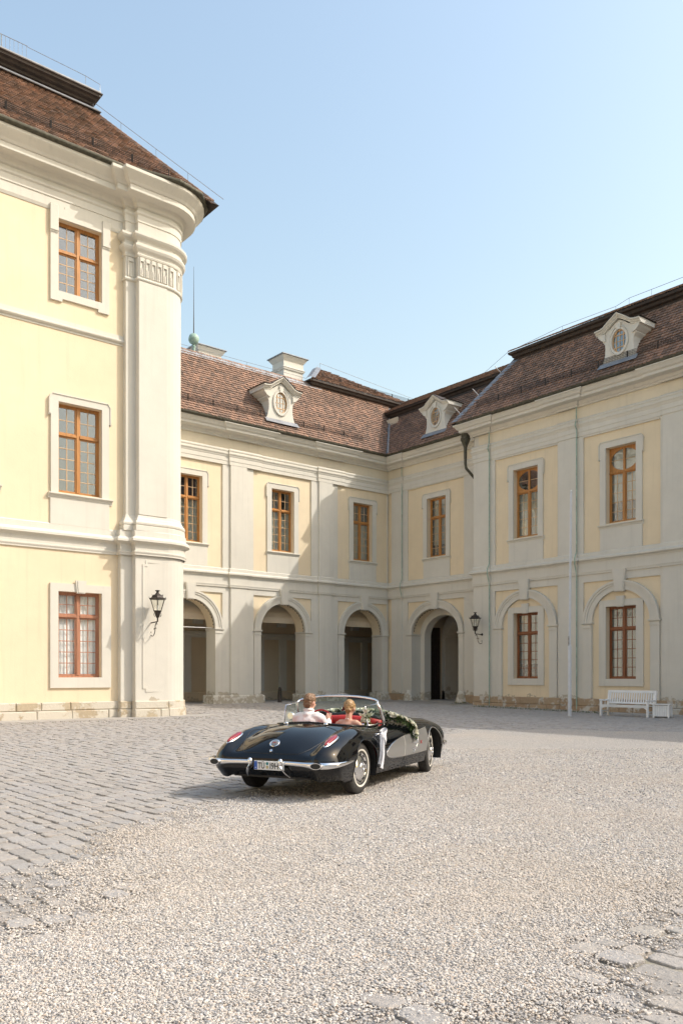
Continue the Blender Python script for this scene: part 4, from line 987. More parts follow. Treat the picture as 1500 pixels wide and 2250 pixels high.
def vnoise(x, y, s, seed):
    """smooth value noise"""
    rs = np.random.RandomState(seed); T = rs.rand(64, 64); X, Y = x * s, y * s
    i = np.floor(X).astype(int); j = np.floor(Y).astype(int); u = X - i; w = Y - j; u = u * u * (3 - 2 * u); w = w * w * (3 - 2 * w)
    g = lambda a, b: T[a % 64, b % 64]
    return (g(i, j) * (1 - u) + g(i + 1, j) * u) * (1 - w) + (g(i, j + 1) * (1 - u) + g(i + 1, j + 1) * u) * w - .5
def rut(x, y):
    u = (x - 6.7) * .4284 - (y - 9.0) * .9036; w = (x - 6.7) * .9036 + (y - 9.0) * .4284; u = u - .02 * np.clip(-w, 0, 9) ** 2
    return (np.exp(-((np.abs(u) - .745) / .11) ** 2)) * (w < .3)
def gravel_h(x, y):
    sd_ = gravel_sd(x, y) + vnoise(x, y, .9, 1) * 1.0 + vnoise(x, y, 3.1, 2) * .45
    return -.05 + .066 * np.clip((sd_ + .45) / 1.1, 0, 1) + vnoise(x, y, 1.2, 3) * .012 - .010 * rut(x, y) + vnoise(x, y, 4.0, 4) * .009
# ---- base sheet under the setts, out to the horizon
def grid_sheet(name, xs, ys, zf, mat, keep=None, parent=None):
    X, Y = np.meshgrid(xs, ys); Z = zf(X, Y); nx, ny = len(xs), len(ys)
    V = np.stack([X.ravel(), Y.ravel(), Z.ravel()], 1)
    k = np.arange((ny - 1) * (nx - 1)); i, j = k % (nx - 1), k // (nx - 1); a = j * nx + i
    F = np.stack([a, a + 1, a + nx + 1, a + nx], 1)
    if keep is not None: F = F[keep(V[F[:, 0], 0], V[F[:, 0], 1])]
    me = bpy.data.meshes.new(name); me.from_pydata(V.tolist(), [], F.tolist()); me.update(); me.materials.append(M[mat])
    for p in me.polygons: p.use_smooth = True
    o = bpy.data.objects.new(name, me); COL.objects.link(o)
    if parent: o.parent = parent
    return o
# materials
t = NT('joint_sand')
base = t.ramp(t.noise(3, 5), [(.3, (.30, .27, .235)), (.7, (.39, .355, .31))])
base = t.mix(t.ramp(t.noise(.55, 5), [(.56, 0.0), (.70, .45)]), base, (.16, .16, .08))
base = t.mix(t.ramp(t.noise(60, 3), [(.4, 0.0), (.7, .4)]), base, (.2, .17, .14))
t.col(base); t.rough(.95); t.bump(t.noise(90, 3), .006); M['joint_sand'] = t.m
t = NT('cobble')
isl = t.n('ShaderNodeNewGeometry').outputs['Random Per Island']; oi = t.n('ShaderNodeObjectInfo').outputs['Random']
r = t.math('FRACT', t.math('ADD', isl, oi))
base = t.ramp(r, [(0, (0.324, 0.297, 0.270)), (.4, (0.373, 0.340, 0.308)), (.7, (0.351, 0.335, 0.324)), (1, (0.292, 0.270, 0.248))])
base = t.mix(t.ramp(t.noise(5, 6), [(.4, 0.0), (.75, .5)]), base, (0.421, 0.389, 0.356))
base = t.mix(t.ramp(t.noise(22, 6), [(.48, 0.0), (.75, .55)]), base, (0.205, 0.189, 0.173))
base = t.mix(t.ramp(t.noise(.5, 4), [(.55, 0.0), (.8, .3)]), base, (0.270, 0.259, 0.205))
t.col(base); t.rough(.85); t.bump(t.math('ADD', t.noise(24, 6), t.math('MULTIPLY', t.noise(90, 4), .35)), .016); M['cobble'] = t.m
def gravelmat():
    t = NT('gravel_bed')
    def cells(s):
        v = t.n('ShaderNodeTexVoronoi'); v.inputs['Scale'].default_value = s; v.feature = 'F1'; t.l(t.pos(), v.inputs['Vector']); return v
    v1 = cells(62); v2 = cells(34)
    hs = t.n('ShaderNodeSeparateColor'); t.l(v1.outputs['Color'], hs.inputs[0])
    base = t.ramp(hs.outputs[0], [(0, (0.169, 0.169, 0.169)), (.12, (0.339, 0.322, 0.305)), (.35, (0.497, 0.463, 0.424)), (.6, (0.576, 0.537, 0.492)), (.8, (0.475, 0.407, 0.339)), (1, (0.701, 0.672, 0.633))])
    d = t.math('MULTIPLY', v1.outputs['Distance'], 62.0 / 1.0)
    base = t.mix(t.ramp(v1.outputs['Distance'], [(.45, 0.0), (.8, .55)]), base, (0.249, 0.215, 0.181))
    base = t.mix(t.ramp(t.noise(.35, 5), [(.45, 0.0), (.7, .35)]), base, (0.565, 0.475, 0.373))
    base = t.mix(t.ramp(t.noise(2.6, 5), [(.5, 0.0), (.8, .25)]), base, (0.407, 0.362, 0.316))
    t.col(base); t.rough(.9)
    h = t.math('ADD', t.math('MULTIPLY', v1.outputs['Distance'], -1.0), t.math('MULTIPLY', v2.outputs['Distance'], -.6))
    t.bump(h, .02); M['gravel_bed'] = t.m
gravelmat()
t = NT('pebble')
oi = t.n('ShaderNodeObjectInfo').outputs['Random']
base = t.ramp(oi, [(0, (0.147, 0.147, 0.153)), (.1, (0.271, 0.271, 0.277)), (.22, (0.407, 0.390, 0.367)), (.4, (0.520, 0.480, 0.435)), (.58, (0.610, 0.571, 0.525)), (.7, (0.486, 0.390, 0.305)), (.8, (0.384, 0.390, 0.407)), (.92, (0.588, 0.525, 0.458)), (1, (0.791, 0.768, 0.734))])
base = t.mix(t.ramp(t.noise(70, 3), [(.4, 0.0), (.75, .3)]), base, (0.339, 0.294, 0.249))
base = t.mix(t.ramp(t.noise(.42, 4), [(.42, 0.0), (.68, .55)]), base, (.50, .425, .345))
base = t.mix(t.ramp(t.noise(1.7, 4), [(.5, 0.0), (.75, .30)]), base, (.36, .335, .315))
t.col(base); t.rough(.75); M['pebble'] = t.m
xs = np.concatenate([np.linspace(-400, -40, 10), np.linspace(-36, 60, 97), np.linspace(70, 600, 10)])
ys = np.concatenate([np.linspace(-400, -40, 10), np.linspace(-36, 60, 97), np.linspace(70, 600, 10)])
gro = tag(grid_sheet('ground', xs, ys, lambda x, y: gz(x, y) - .016, 'joint_sand'), kind='structure')
# ---- setts in rows along Y
pav = bpy.data.objects.new('cobble_paving', None); COL.objects.link(pav); pav['kind'] = 'structure'; OFF['cobble_paving'] = Vector((0, 0, 0))
CF = np.array([.6326, .7745]); CR = np.array([.7745, -.6326])
def cam_uv(x, y, z=0.0):
    d = x * CF[0] + y * CF[1]; xc = x * CR[0] + y * CR[1]
    dd = np.maximum(d, .1)
    return 750 + 1842 * xc / dd, 1484 + 1842 * (1.55 - z) / dd, d
rs = np.random.RandomState(5)
ST = []
x = -9.0
while x < 34.4:
    w = .155 + .05 * rs.rand(); y = -6.0 + rs.rand() * .2
    wob = rs.rand() * 6
    while y < 39.5:
        l = .15 + .16 * rs.rand(); ST.append((x + w / 2 + .05 * sin(y * .35 + .08 * x), y + l / 2, w, l)); y += l
    x += w
ST = np.array(ST)
px, py, dd = cam_uv(ST[:, 0], ST[:, 1])
keep = (dd > 1.0) & (px > np.where(dd < 16, -1100, -300)) & (px < np.where(dd < 16, 2500, 1850)) & (ST[:, 1] < 39.0) & ~((ST[:, 1] > 27.9) & (ST[:, 0] < 16.9)) & ~((ST[:, 0] > 32.9)) 
keep &= gravel_h(ST[:, 0], ST[:, 1]) < .012 + .016
ST = ST[keep]; px, py, dd = px[keep], py[keep], dd[keep]
def sett(cx_, cy_, w, l, big):
    g = .005 + .005 * rs.rand(); hw, hl = w / 2 - g, l / 2 - g; z0 = float(gz(np.array(cx_), np.array(cy_)))
    jit = lambda: (rs.rand() - .5) * .028
    c = [(-hw + jit(), -hl + jit()), (hw + jit(), -hl + jit()), (hw + jit(), hl + jit()), (-hw + jit(), hl + jit())]
    top = z0 + (rs.rand() - .5) * .016 * (1.4 if big else 1); tx, ty = (rs.rand() - .5) * .07, (rs.rand() - .5) * .05
    V = []
    # eight-sided footprint so the corners are worn round
    P = []
    for k in range(4):
        a, b, p = c[k - 1], c[(k + 1) % 4], c[k]; q = .22 + .1 * rs.rand()
        P += [(p[0] + (a[0] - p[0]) * q * .6, p[1] + (a[1] - p[1]) * q * .6), (p[0] + (b[0] - p[0]) * q * .6, p[1] + (b[1] - p[1]) * q * .6)]
    for sc, dz in ((1.0, -.05), (1.0, -.010), (.965, -.002), (.86, .001)):
        for (u, v_) in P: V.append((cx_ + u * sc, cy_ + v_ * sc, top + dz + tx * u + ty * v_))
    n = len(P); F = []
    for r_ in range(3):
        for k in range(n): F.append((r_ * n + k, r_ * n + (k + 1) % n, (r_ + 1) * n + (k + 1) % n, (r_ + 1) * n + k))
    F.append(tuple(3 * n + k for k in range(n)))
    return V, F
vis = (px > -5) & (px < 1505) & (py < 2255) & (gravel_h(ST[:, 0], ST[:, 1]) < -.002)
order = np.argsort(np.where(vis, dd, 1e6)); single = set(order[:300].tolist())
JV = []; JF = []
for i in range(len(ST)):
    near = dd[i] < 5.5
    V, F = sett(*ST[i], near)
    if i in single:
        ox, oy, oz = ST[i][0], ST[i][1], 0
        me = bpy.data.meshes.new('cobblestone'); me.from_pydata([(a - ox, b - oy, c) for a, b, c in V], [], F); me.materials.append(M['cobble'])
        o = bpy.data.objects.new('cobblestone', me); COL.objects.link(o); o.parent = pav; o.location = (ox, oy, oz)
    else:
        k = len(JV); JV += V; JF += [tuple(q + k for q in f) for f in F]
me = bpy.data.meshes.new('cobblestones'); me.from_pydata(JV, [], JF); me.materials.append(M['cobble'])
o = bpy.data.objects.new('cobblestones', me); COL.objects.link(o); o.parent = pav; o['kind'] = 'stuff'
# ---- gravel bed and loose pebbles
def keepg(x, y): return (gravel_sd(x, y) > -1.3) & (x * CF[0] + y * CF[1] > -4)
gb = tag(grid_sheet('gravel_bed', np.arange(-3, 25.2, .11), np.arange(-6, 18, .11), lambda x, y: gz(x, y) + gravel_h(x, y), 'gravel_bed', keepg), kind='structure')
def scatter(n, d0, d1, seed, rmin, rmax, edge=0.0):
    r_ = np.random.RandomState(seed)
    d = np.sqrt(r_.rand(n) * (d1 * d1 - d0 * d0) + d0 * d0); t_ = (r_.rand(n) * 1.60 - .30) * 1500; xc = (t_ - 750) / 1842 * d
    X = xc * CR[0] + d * CF[0]; Y = xc * CR[1] + d * CF[1]
    h = gravel_h(X, Y); ok = h > -.012 - edge * r_.rand(n) ** 2
    X, Y, h = X[ok], Y[ok], h[ok]; s_ = rmin + (rmax - rmin) * r_.rand(len(X)) ** 2
    Z = gz(X, Y) + np.maximum(h, .006) + s_ * .18
    return np.stack([X, Y, Z], 1), s_
parts_ = [scatter(125000, 2.4, 6.2, 1, 0.0048, .0102, .03), scatter(145000, 6.2, 10.5, 2, .0058, .0115, .03), scatter(95000, 10.5, 17.5, 3, .0085, .015, .03)]
PV = np.concatenate([p[0] for p in parts_]); PS = np.concatenate([p[1] for p in parts_])
me = bpy.data.meshes.new('gravel'); me.vertices.add(len(PV)); me.vertices.foreach_set('co', PV.ravel().astype(np.float32))
at = me.attributes.new('psize', 'FLOAT', 'POINT'); at.data.foreach_set('value', PS.astype(np.float32)); me.update(); me.materials.append(M['pebble'])
gv = bpy.data.objects.new('gravel', me); COL.objects.link(gv); tag(gv, 'loose grey and beige pebbles covering the yard round the car', 'gravel', kind='stuff')
ng = bpy.data.node_groups.new('pebbles', 'GeometryNodeTree')
ng.interface.new_socket('Geometry', in_out='INPUT', socket_type='NodeSocketGeometry'); ng.interface.new_socket('Geometry', in_out='OUTPUT', socket_type='NodeSocketGeometry')
N = ng.nodes.new; gi = N('NodeGroupInput'); go = N('NodeGroupOutput')
ico = N('GeometryNodeMeshIcoSphere'); ico.inputs['Radius'].default_value = 1.0; ico.inputs['Subdivisions'].default_value = 2
ssm = N('GeometryNodeSetShadeSmooth'); smt = N('GeometryNodeSetMaterial'); smt.inputs['Material'].default_value = M['pebble']
iop = N('GeometryNodeInstanceOnPoints'); na = N('GeometryNodeInputNamedAttribute'); na.data_type = 'FLOAT'; na.inputs['Name'].default_value = 'psize'
rv = N('FunctionNodeRandomValue'); rv.data_type = 'FLOAT_VECTOR'; rv.inputs[0].default_value = (.75, .6, .42); rv.inputs[1].default_value = (1.5, 1.05, .85)
rr_ = N('FunctionNodeRandomValue'); rr_.data_type = 'FLOAT_VECTOR'; rr_.inputs[0].default_value = (-.5, -.5, 0); rr_.inputs[1].default_value = (.5, .5, 6.28)
vm = N('ShaderNodeVectorMath'); vm.operation = 'SCALE'
L = ng.links.new
L(ico.outputs['Mesh'], ssm.inputs['Geometry']); L(ssm.outputs[0], smt.inputs['Geometry']); L(smt.outputs[0], iop.inputs['Instance']); L(gi.outputs[0], iop.inputs['Points'])
L(rv.outputs[0], vm.inputs[0]); L(na.outputs['Attribute'], vm.inputs['Scale']); L(vm.outputs[0], iop.inputs['Scale']); L(rr_.outputs[0], iop.inputs['Rotation']); L(iop.outputs[0], go.inputs[0])
md = gv.modifiers.new('pebbles', 'NODES'); md.node_group = ng
# ---- stone margins along the walls
simple('margin_stone', (.37, .345, .315), .9, var=.12, scale=2.2, bump=.004)
rm_ = random.Random(9)
def margin(name, ax, a0, a1, b0, b1, z=.004):
    s_ = bpy.data.objects.new(name, None); COL.objects.link(s_); s_['kind'] = 'structure'; OFF[s_.name] = Vector((0, 0, 0))
    a = a0
    while a < a1 - .05:
        l = min(rm_.uniform(1.1, 1.9), a1 - a); m = MB(); q = rm_.uniform(-.006, .006); zz = float(gz(np.array(b0 if ax == 'y' else a), np.array(a if ax == 'y' else b0))) + z + q
        if ax == 'x': m.box((a + .006, b0, zz - .12), (a + l - .006, b1, zz))
        else: m.box((b0, a + .006, zz - .12), (b1, a + l - .006, zz))
        m.build('margin_slab', 'margin_stone', s_); a += l
    return s_
margin('pavement', 'x', 2.0, 16.9, 27.9, 29.1, .012)
margin('pavement', 'y', 9.0, 31.0, 33.0, 34.4, .008)
MB().box((15.9, 38.9, -.1), (41, 44, .004)).build('passage_floor', 'margin_stone')['kind'] = 'structure'
MB().box((35.9, 32.5, -.1), (45, 38.2, .0005)).build('passage_floor', 'margin_stone')['kind'] = 'structure'
# ================================================================ convertible car (local x right, y forward, z up; origin on the ground under the rear axle)
t = NT('black_paint'); t.col((.0025, .003, .004)); t.rough(.03); t.b.inputs['Specular IOR Level'].default_value = .5; M['black_paint'] = t.m
t = NT('silver_paint'); t.col((.22, .215, .205)); t.rough(.32); t.b.inputs['Metallic'].default_value = .35; t.b.inputs['Coat Weight'].default_value = .6; t.b.inputs['Coat Roughness'].default_value = .05; M['silver_paint'] = t.m
t = NT('chrome'); t.col((.80, .80, .81)); t.rough(.07); t.b.inputs['Metallic'].default_value = 1; M['chrome'] = t.m
t = NT('rubber'); t.col(t.ramp(t.noise(40, 4), [(.3, (.018, .017, .016)), (.7, (.05, .046, .042))])); t.rough(.75); M['rubber'] = t.m
simple('whitewall', (.62, .59, .52), .6, var=.06); simple('black_trim', (.008, .008, .008), .6, var=.2)
simple('red_leather', (.50, .025, .022), .42, var=.12, scale=30, bump=.002); simple('red_enamel', (.42, .012, .015), .2, var=.05)
t = NT('tail_lens'); t.col((.25, .006, .012)); t.rough(.08); t.b.inputs['Coat Weight'].default_value = .8; M['tail_lens'] = t.m
simple('plate_white', (.72, .72, .71), .4, var=.03); simple('plate_blue', (.02, .10, .42), .4, var=.03); simple('ink', (.012, .012, .012), .6, var=.1)
simple('sticker_teal', (.04, .22, .24), .5, var=.1); simple('sticker_ochre', (.50, .42, .22), .5, var=.3, scale=80)
CAR = thing('convertible_car', 'black open-top vintage convertible with silver side coves and flower garland, parked on the gravel', 'car', (6.715, 9.003, .012), atan2(.42840, .90359) - pi / 2)
# ---- body surface: control net, rows run rear-bottom -> over the deck -> nose-bottom; columns run centre -> bottom of the side
WB = 2.68
def row(y0, z0, y2, z2, x4, y4, z4, x6, y6, z6, x8, y8, z8):
    c0 = (0, y0, z0); c2 = (.53, y2, z2); c4 = (x4, y4, z4); c6 = (x6, y6, z6); c8 = (x8, y8, z8)
    c1 = (.27, y0 + (y2 - y0) * .25, z0 + (z2 - z0) * .28); c3 = (.53 + (x4 - .53) * .5, (y2 + y4) / 2, z2 + (z4 - z2) * .52)
    c5 = (x4 + (x6 - x4) * .66, y4 + (y6 - y4) * .42, z4 + (z6 - z4) * .27); c7 = (x6 + (x8 - x6) * .22, y6 + (y8 - y6) * .5, z6 + (z8 - z6) * .5)
    return [c0, c1, c2, c3, c4, c5, c6, c7, c8]
def mid(y, z0, z2, z4, x6=.915, z6=.57, x8=.875, z8=.225): return row(y, z0, y, z2, .70, y, z4, x6, y, z6, x8, y, z8)
NET = [row(-.88, .29, -.89, .28, .66, -.86, .24, .85, -.66, .25, .83, -.50, .205),
       row(-.955, .40, -.965, .40, .675, -.975, .40, .885, -.78, .36, .85, -.56, .21),
       row(-.915, .54, -.93, .535, .69, -.945, .56, .90, -.72, .45, .86, -.52, .215),
       row(-.80, .675, -.80, .600, .70, -.80, .670, .908, -.60, .51, .866, -.44, .22),
       row(-.60, .792, -.60, .692, .70, -.60, .735, .913, -.46, .54, .87, -.34, .222),
       row(-.36, .864, -.36, .762, .70, -.36, .806, .917, -.28, .56, .874, -.2, .224),
       mid(-.08, .892, .818, .846, .92, .57), mid(.15, .895, .858, .850, .918), mid(.45, .88, .862, .828, .912), mid(.8, .87, .85, .808, .905), mid(1.15, .885, .865, .818, .90),
       mid(1.5, .925, .895, .84, .90), mid(1.9, .935, .90, .858, .905), mid(2.3, .925, .885, .862, .91), mid(2.68, .90, .86, .845, .912), mid(3.0, .855, .81, .80, .905, .56),
       row(3.30, .785, 3.28, .74, .68, 3.27, .74, .885, 3.2, .54, .85, 3.14, .23),
       row(3.52, .69, 3.50, .66, .65, 3.46, .66, .84, 3.34, .51, .81, 3.22, .235),
       row(3.60, .55, 3.58, .53, .62, 3.53, .53, .79, 3.40, .44, .77, 3.26, .24),
       row(3.50, .33, 3.48, .32, .60, 3.44, .31, .75, 3.34, .3, .74, 3.24, .245)]
NET = np.array(NET)
def cr_interp(A, sub, axis):
    A = np.moveaxis(A, axis, 0); n = A.shape[0]; out = []
    P = np.concatenate([(2 * A[:1] - A[1:2]), A, (2 * A[-1:] - A[-2:-1])])
    for i in range(n - 1):
        p0, p1, p2, p3 = P[i], P[i + 1], P[i + 2], P[i + 3]
        for k in range(sub):
            u = k / sub
            out.append(.5 * ((2 * p1) + (-p0 + p2) * u + (2 * p0 - 5 * p1 + 4 * p2 - p3) * u * u + (-p0 + 3 * p1 - 3 * p2 + p3) * u ** 3))
    out.append(A[-1]); return np.moveaxis(np.array(out), 0, axis)
G = cr_interp(cr_interp(NET, 12, 0), 8, 1)      # rows x cols x 3
# light smoothing so the black paint reflects cleanly
for _ in range(6):
    H = G.copy(); H[1:-1] = .5 * G[1:-1] + .25 * (G[:-2] + G[2:]); H[:, 1:-1] = .5 * H[:, 1:-1] + .25 * (H[:, :-2] + H[:, 2:]); H[:, 0, 0] = 0; G = H
RAW = G.copy()
ARC = [(0.0, .335, .372), (WB, .335, .385)]
cs = 4 * 8
for r in range(G.shape[0]):
    seg = G[r, cs:]; fine = cr_interp(seg, 6, 0); hit = None
    for k in range(len(fine)):
        for (ay, az, ar) in ARC:
            if (fine[k, 1] - ay) ** 2 + (fine[k, 2] - az) ** 2 < ar * ar: hit = k; break
        if hit is not None: break
    if hit is not None and hit > 2:
        s_ = np.linspace(0, hit, seg.shape[0]); i0 = np.clip(np.floor(s_).astype(int), 0, len(fine) - 2); u = (s_ - i0)[:, None]
        G[r, cs:] = fine[i0] * (1 - u) + fine[i0 + 1] * u
nr, nc = G.shape[:2]
def inck(x, y): return (abs(x) / .645) ** 3.2 + (abs(y - .715) / .615) ** 3.2 < 1
V = []; F = []; idx = {}
for sgn in (1, -1):
    for r in range(nr):
        for c in range(nc):
            if sgn < 0 and c == 0: idx[(sgn, r, c)] = idx[(1, r, 0)]; continue
            idx[(sgn, r, c)] = len(V); V.append((sgn * G[r, c, 0], G[r, c, 1], G[r, c, 2]))
    for r in range(nr - 1):
        for c in range(nc - 1):
            q = [idx[(sgn, r, c)], idx[(sgn, r, c + 1)], idx[(sgn, r + 1, c + 1)], idx[(sgn, r + 1, c)]]
            m_ = np.mean([V[k] for k in q], axis=0)
            if m_[2] > .6 and inck(m_[0], m_[1]): continue
            if len(set(q)) == 4: F.append(q if sgn > 0 else q[::-1])
b = MB(); b.v = V; b.f = F
body = b.build('body', 'black_paint', CAR, True)
# look-ups on the finished skin
TRI = []
for r in range(nr - 1):
    for c in range(nc - 1):
        a, b_, c_, d_ = G[r, c], G[r, c + 1], G[r + 1, c + 1], G[r + 1, c]; TRI += [(a, b_, c_), (a, c_, d_)]
TRI = np.array(TRI)
def lookup(p, ax, cond):
    """value of coordinate ax on the skin where the two other coordinates equal p"""
    o = [i for i in range(3) if i != ax]; A_, B_, C_ = TRI[:, 0], TRI[:, 1], TRI[:, 2]
    v0 = B_[:, o] - A_[:, o]; v1 = C_[:, o] - A_[:, o]; v2 = np.array(p) - A_[:, o]
    den = v0[:, 0] * v1[:, 1] - v1[:, 0] * v0[:, 1]; den = np.where(np.abs(den) < 1e-12, 1e-12, den)
    u = (v2[:, 0] * v1[:, 1] - v1[:, 0] * v2[:, 1]) / den; w = (v0[:, 0] * v2[:, 1] - v2[:, 0] * v0[:, 1]) / den
    ok = (u >= -1e-4) & (w >= -1e-4) & (u + w <= 1 + 1e-4)
    val = A_[:, ax] + u * (B_[:, ax] - A_[:, ax]) + w * (C_[:, ax] - A_[:, ax]); val = val[ok]
    return None if len(val) == 0 else float(val.max())
def side_x(y, z): 
    v_ = lookup((y, z), 0, None); return v_ if v_ is not None else .9
def top_z(x, y):
    v_ = lookup((abs(x), y), 2, None); return v_ if v_ is not None else .6
# wheel arch lips
for sgn in (1, -1):
    for (ay, az, ar) in ARC:
        pts = []
        for r in range(nr):
            e = G[r, -1]
            if abs(math.hypot(e[1] - ay, e[2] - az) - ar) < .012 and e[2] > .24: pts.append((sgn * (e[0] - .002), e[1], e[2]))
        if len(pts) > 4: MB().tube(pts, .009, 6).build('wheel_arch_lip', 'black_paint' if ay < 1 else 'silver_paint', body, True)
# dark inner wells, chassis floor
m = MB()
m.box((-.80, -.40, .20), (.80, 2.2, .26)); m.box((-.55, -.86, .26), (.55, -.40, .34)); m.box((-.55, 2.2, .2), (.55, 3.3, .34))
m.build('chassis', 'black_trim', CAR)
for sgn in (1, -1):
    for (ay, az, ar) in ARC:
        m = MB(); n_ = 20
        for k in range(n_):
            a0, a1 = -.35 + (pi + .7) * k / n_, -.35 + (pi + .7) * (k + 1) / n_
            q = [(ay + (ar + .02) * cos(a0), az + (ar + .02) * sin(a0)), (ay + (ar + .02) * cos(a1), az + (ar + .02) * sin(a1))]
            m.add([(sgn * .50, q[0][0], q[0][1]), (sgn * .875, q[0][0], q[0][1]), (sgn * .875, q[1][0], q[1][1]), (sgn * .50, q[1][0], q[1][1])], [(0, 1, 2, 3)])
        m.box((sgn * .50 - .01, ay - ar, az - .1), (sgn * .50 + .01, ay + ar, az + ar))
        m.build('wheel_well', 'black_trim', CAR)
# ---- silver cove with louvres
def cove_top(y): 
    return float(np.interp(y, [.66, .72, .85, 1.05, 1.36, 1.7, 2.0, 2.30, 2.36], [.47, .52, .575, .62, .662, .69, .71, .735, .738]))
def cove_bot(y): return float(np.interp(y, [.66, .70, .80, 1.0, 1.3, 1.7, 2.05, 2.36], [.465, .435, .405, .385, .378, .380, .385, .392]))
def smooth1(f, y, h=.05): return (f(y - h) + 2 * f(y) + f(y + h)) / 4
for sgn in (1, -1):
    m = MB(); ny, nz = 44, 8; vs = []; ok = True
    for i in range(ny + 1):
        y = .665 + (2.355 - .665) * i / ny; zt, zb = smooth1(cove_top, y), smooth1(cove_bot, y)
        for j in range(nz + 1):
            z = zb + (zt - zb) * j / nz
            yy = y
            dd_ = math.hypot(yy - WB, z - .335)
            if dd_ < .387: yy = WB - sqrt(max(1e-6, .387 ** 2 - (z - .335) ** 2))
            vs.append((sgn * (side_x(min(yy, WB - .30), z) + .0035), yy, z))
    m.add(vs, [(i * (nz + 1) + j, (i + 1) * (nz + 1) + j, (i + 1) * (nz + 1) + j + 1, i * (nz + 1) + j + 1) for i in range(ny) for j in range(nz)])
    cv = m.build('side_cove', 'silver_paint', body, True)
    edge = [vs[i * (nz + 1) + nz] for i in range(ny, -1, -1)] + [vs[i * (nz + 1)] for i in range(ny + 1)]
    MB().tube([(p[0] + sgn * .002, p[1], p[2]) for p in edge], .0065, 5).build('cove_trim', 'chrome', cv, True)
    # swept trim behind the louvres and three louvre spears
    pts = [(sgn * (side_x(y, z) + .008), y, z) for y, z in ((1.96, .70), (1.93, .62), (1.87, .52), (1.80, .44), (1.73, .395))]
    MB().tube(pts, .007, 5).build('louvre_trim', 'chrome', cv, True)
    for (ya, za, ln) in ((1.93, .635, .22), (1.89, .545, .24), (1.82, .455, .22)):
        x_ = side_x(ya - .1, za); m = MB()
        m.add([(sgn * (x_ + .004), ya - ln, za), (sgn * (x_ + .022), ya, za + .022), (sgn * (x_ + .022), ya, za - .016), (sgn * (x_ + .002), ya, za + .028), (sgn * (x_ + .002), ya, za - .03)], [(0, 1, 3), (0, 2, 1), (0, 4, 2), (1, 2, 4, 3)])
        m.build('louvre', 'chrome', cv)
        m = MB(); m.add([(sgn * (x_ + .0055), ya - .09, za + .028), (sgn * (x_ + .0055), ya + .005, za + .035), (sgn * (x_ + .0055), ya - .012, za + .082), (sgn * (x_ + .0055), ya - .06, za + .075)], [(0, 1, 2, 3)]); m.build('louvre_gap', 'ink', cv)
    x_ = side_x(2.03, .53) + .008; m = MB()
    m.tube([(sgn * x_, 2.0, .51), (sgn * x_, 2.06, .555)], .004, 5); m.tube([(sgn * x_, 2.06, .51), (sgn * x_, 2.0, .555)], .004, 5); m.build('crossed_flags', 'red_enamel', cv)
    m = MB(); m.tube([(sgn * (side_x(y, z) + .004), y, z) for y, z in ((1.40, .66), (1.40, .55), (1.395, .45), (1.39, .385))], .004, 4); m.build('door_gap', 'whitewall', cv)
    m = MB(); m.tube([(sgn * (side_x(y, z) + .001), y, z) for y, z in ((.40, .80), (.395, .70), (.39, .55), (.40, .40), (.43, .315), (.55, .30), (.9, .297), (1.25, .297), (1.37, .31), (1.39, .37))], .0045, 4); m.build('door_gap', 'ink', body)
    m = MB(); x_ = side_x(.50, .745); m.tube([(sgn * (x_ + .004), .43, .745), (sgn * (x_ + .035), .46, .748), (sgn * (x_ + .035), .56, .748), (sgn * (x_ + .004), .59, .745)], .011, 6); m.build('door_handle', 'chrome', body, True)
# ---- trunk lid gap, badge, lock
lid = [(0, -.045), (.30, -.05), (.50, -.09), (.60, -.20), (.62, -.34), (.585, -.5), (.53, -.66), (.48, -.78), (.42, -.865), (.33, -.895), (0, -.90)]
pts = [(x, y) for x, y in lid] + [(-x, y) for x, y in lid[::-1][1:-1]]
P = np.array([(x, y, 0) for x, y in pts + pts[:1]], float); P = cr_interp(P, 5, 0)
MB().tube([(p[0], p[1], top_z(p[0], p[1]) + .0005) for p in P], .0045, 4, False).build('trunk_gap', 'ink', body)
def on_deck(x, y): return Vector((x, y, top_z(x, y)))
def deck_frame(x, y):
    a = on_deck(x, y - .02); b_ = on_deck(x, y + .02); c_ = on_deck(x + .02, y); d_ = on_deck(max(0, x - .02), y)
    v_ = (b_ - a).normalized(); n_ = (c_ - d_).cross(v_).normalized() if (c_ - d_).length > 1e-6 else Vector((0, -.5, .8))
    if n_.z < 0: n_ = -n_
    u_ = v_.cross(n_).normalized(); return Matrix((( u_.x, v_.x, n_.x, x), (u_.y, v_.y, n_.y, y), (u_.z, v_.z, n_.z, on_deck(x, y).z), (0, 0, 0, 1)))
MB().lathe([(.066, 0), (.066, .008), (.058, .013), (.052, .010), (.02, .014), (.001, .015)], 24).xf(deck_frame(0, -.79)).build('trunk_badge', 'chrome', body, True, 40)
MB().lathe([(.046, .0135), (.042, .0145), (.001, .0155)], 20).xf(deck_frame(0, -.79)).build('badge_face', 'silver_paint', body, True)
MB().tube([(-.024, -.012, .017), (.024, .012, .017)], .0025, 4).tube([(-.024, .012, .017), (.024, -.012, .017)], .0025, 4).xf(deck_frame(0, -.79)).build('badge_mark', 'red_enamel', body)
MB().lathe([(.020, 0), (.020, .012), (.010, .016), (.001, .016)], 12).xf(deck_frame(0, -.878)).build('trunk_lock', 'chrome', body, True, 40)
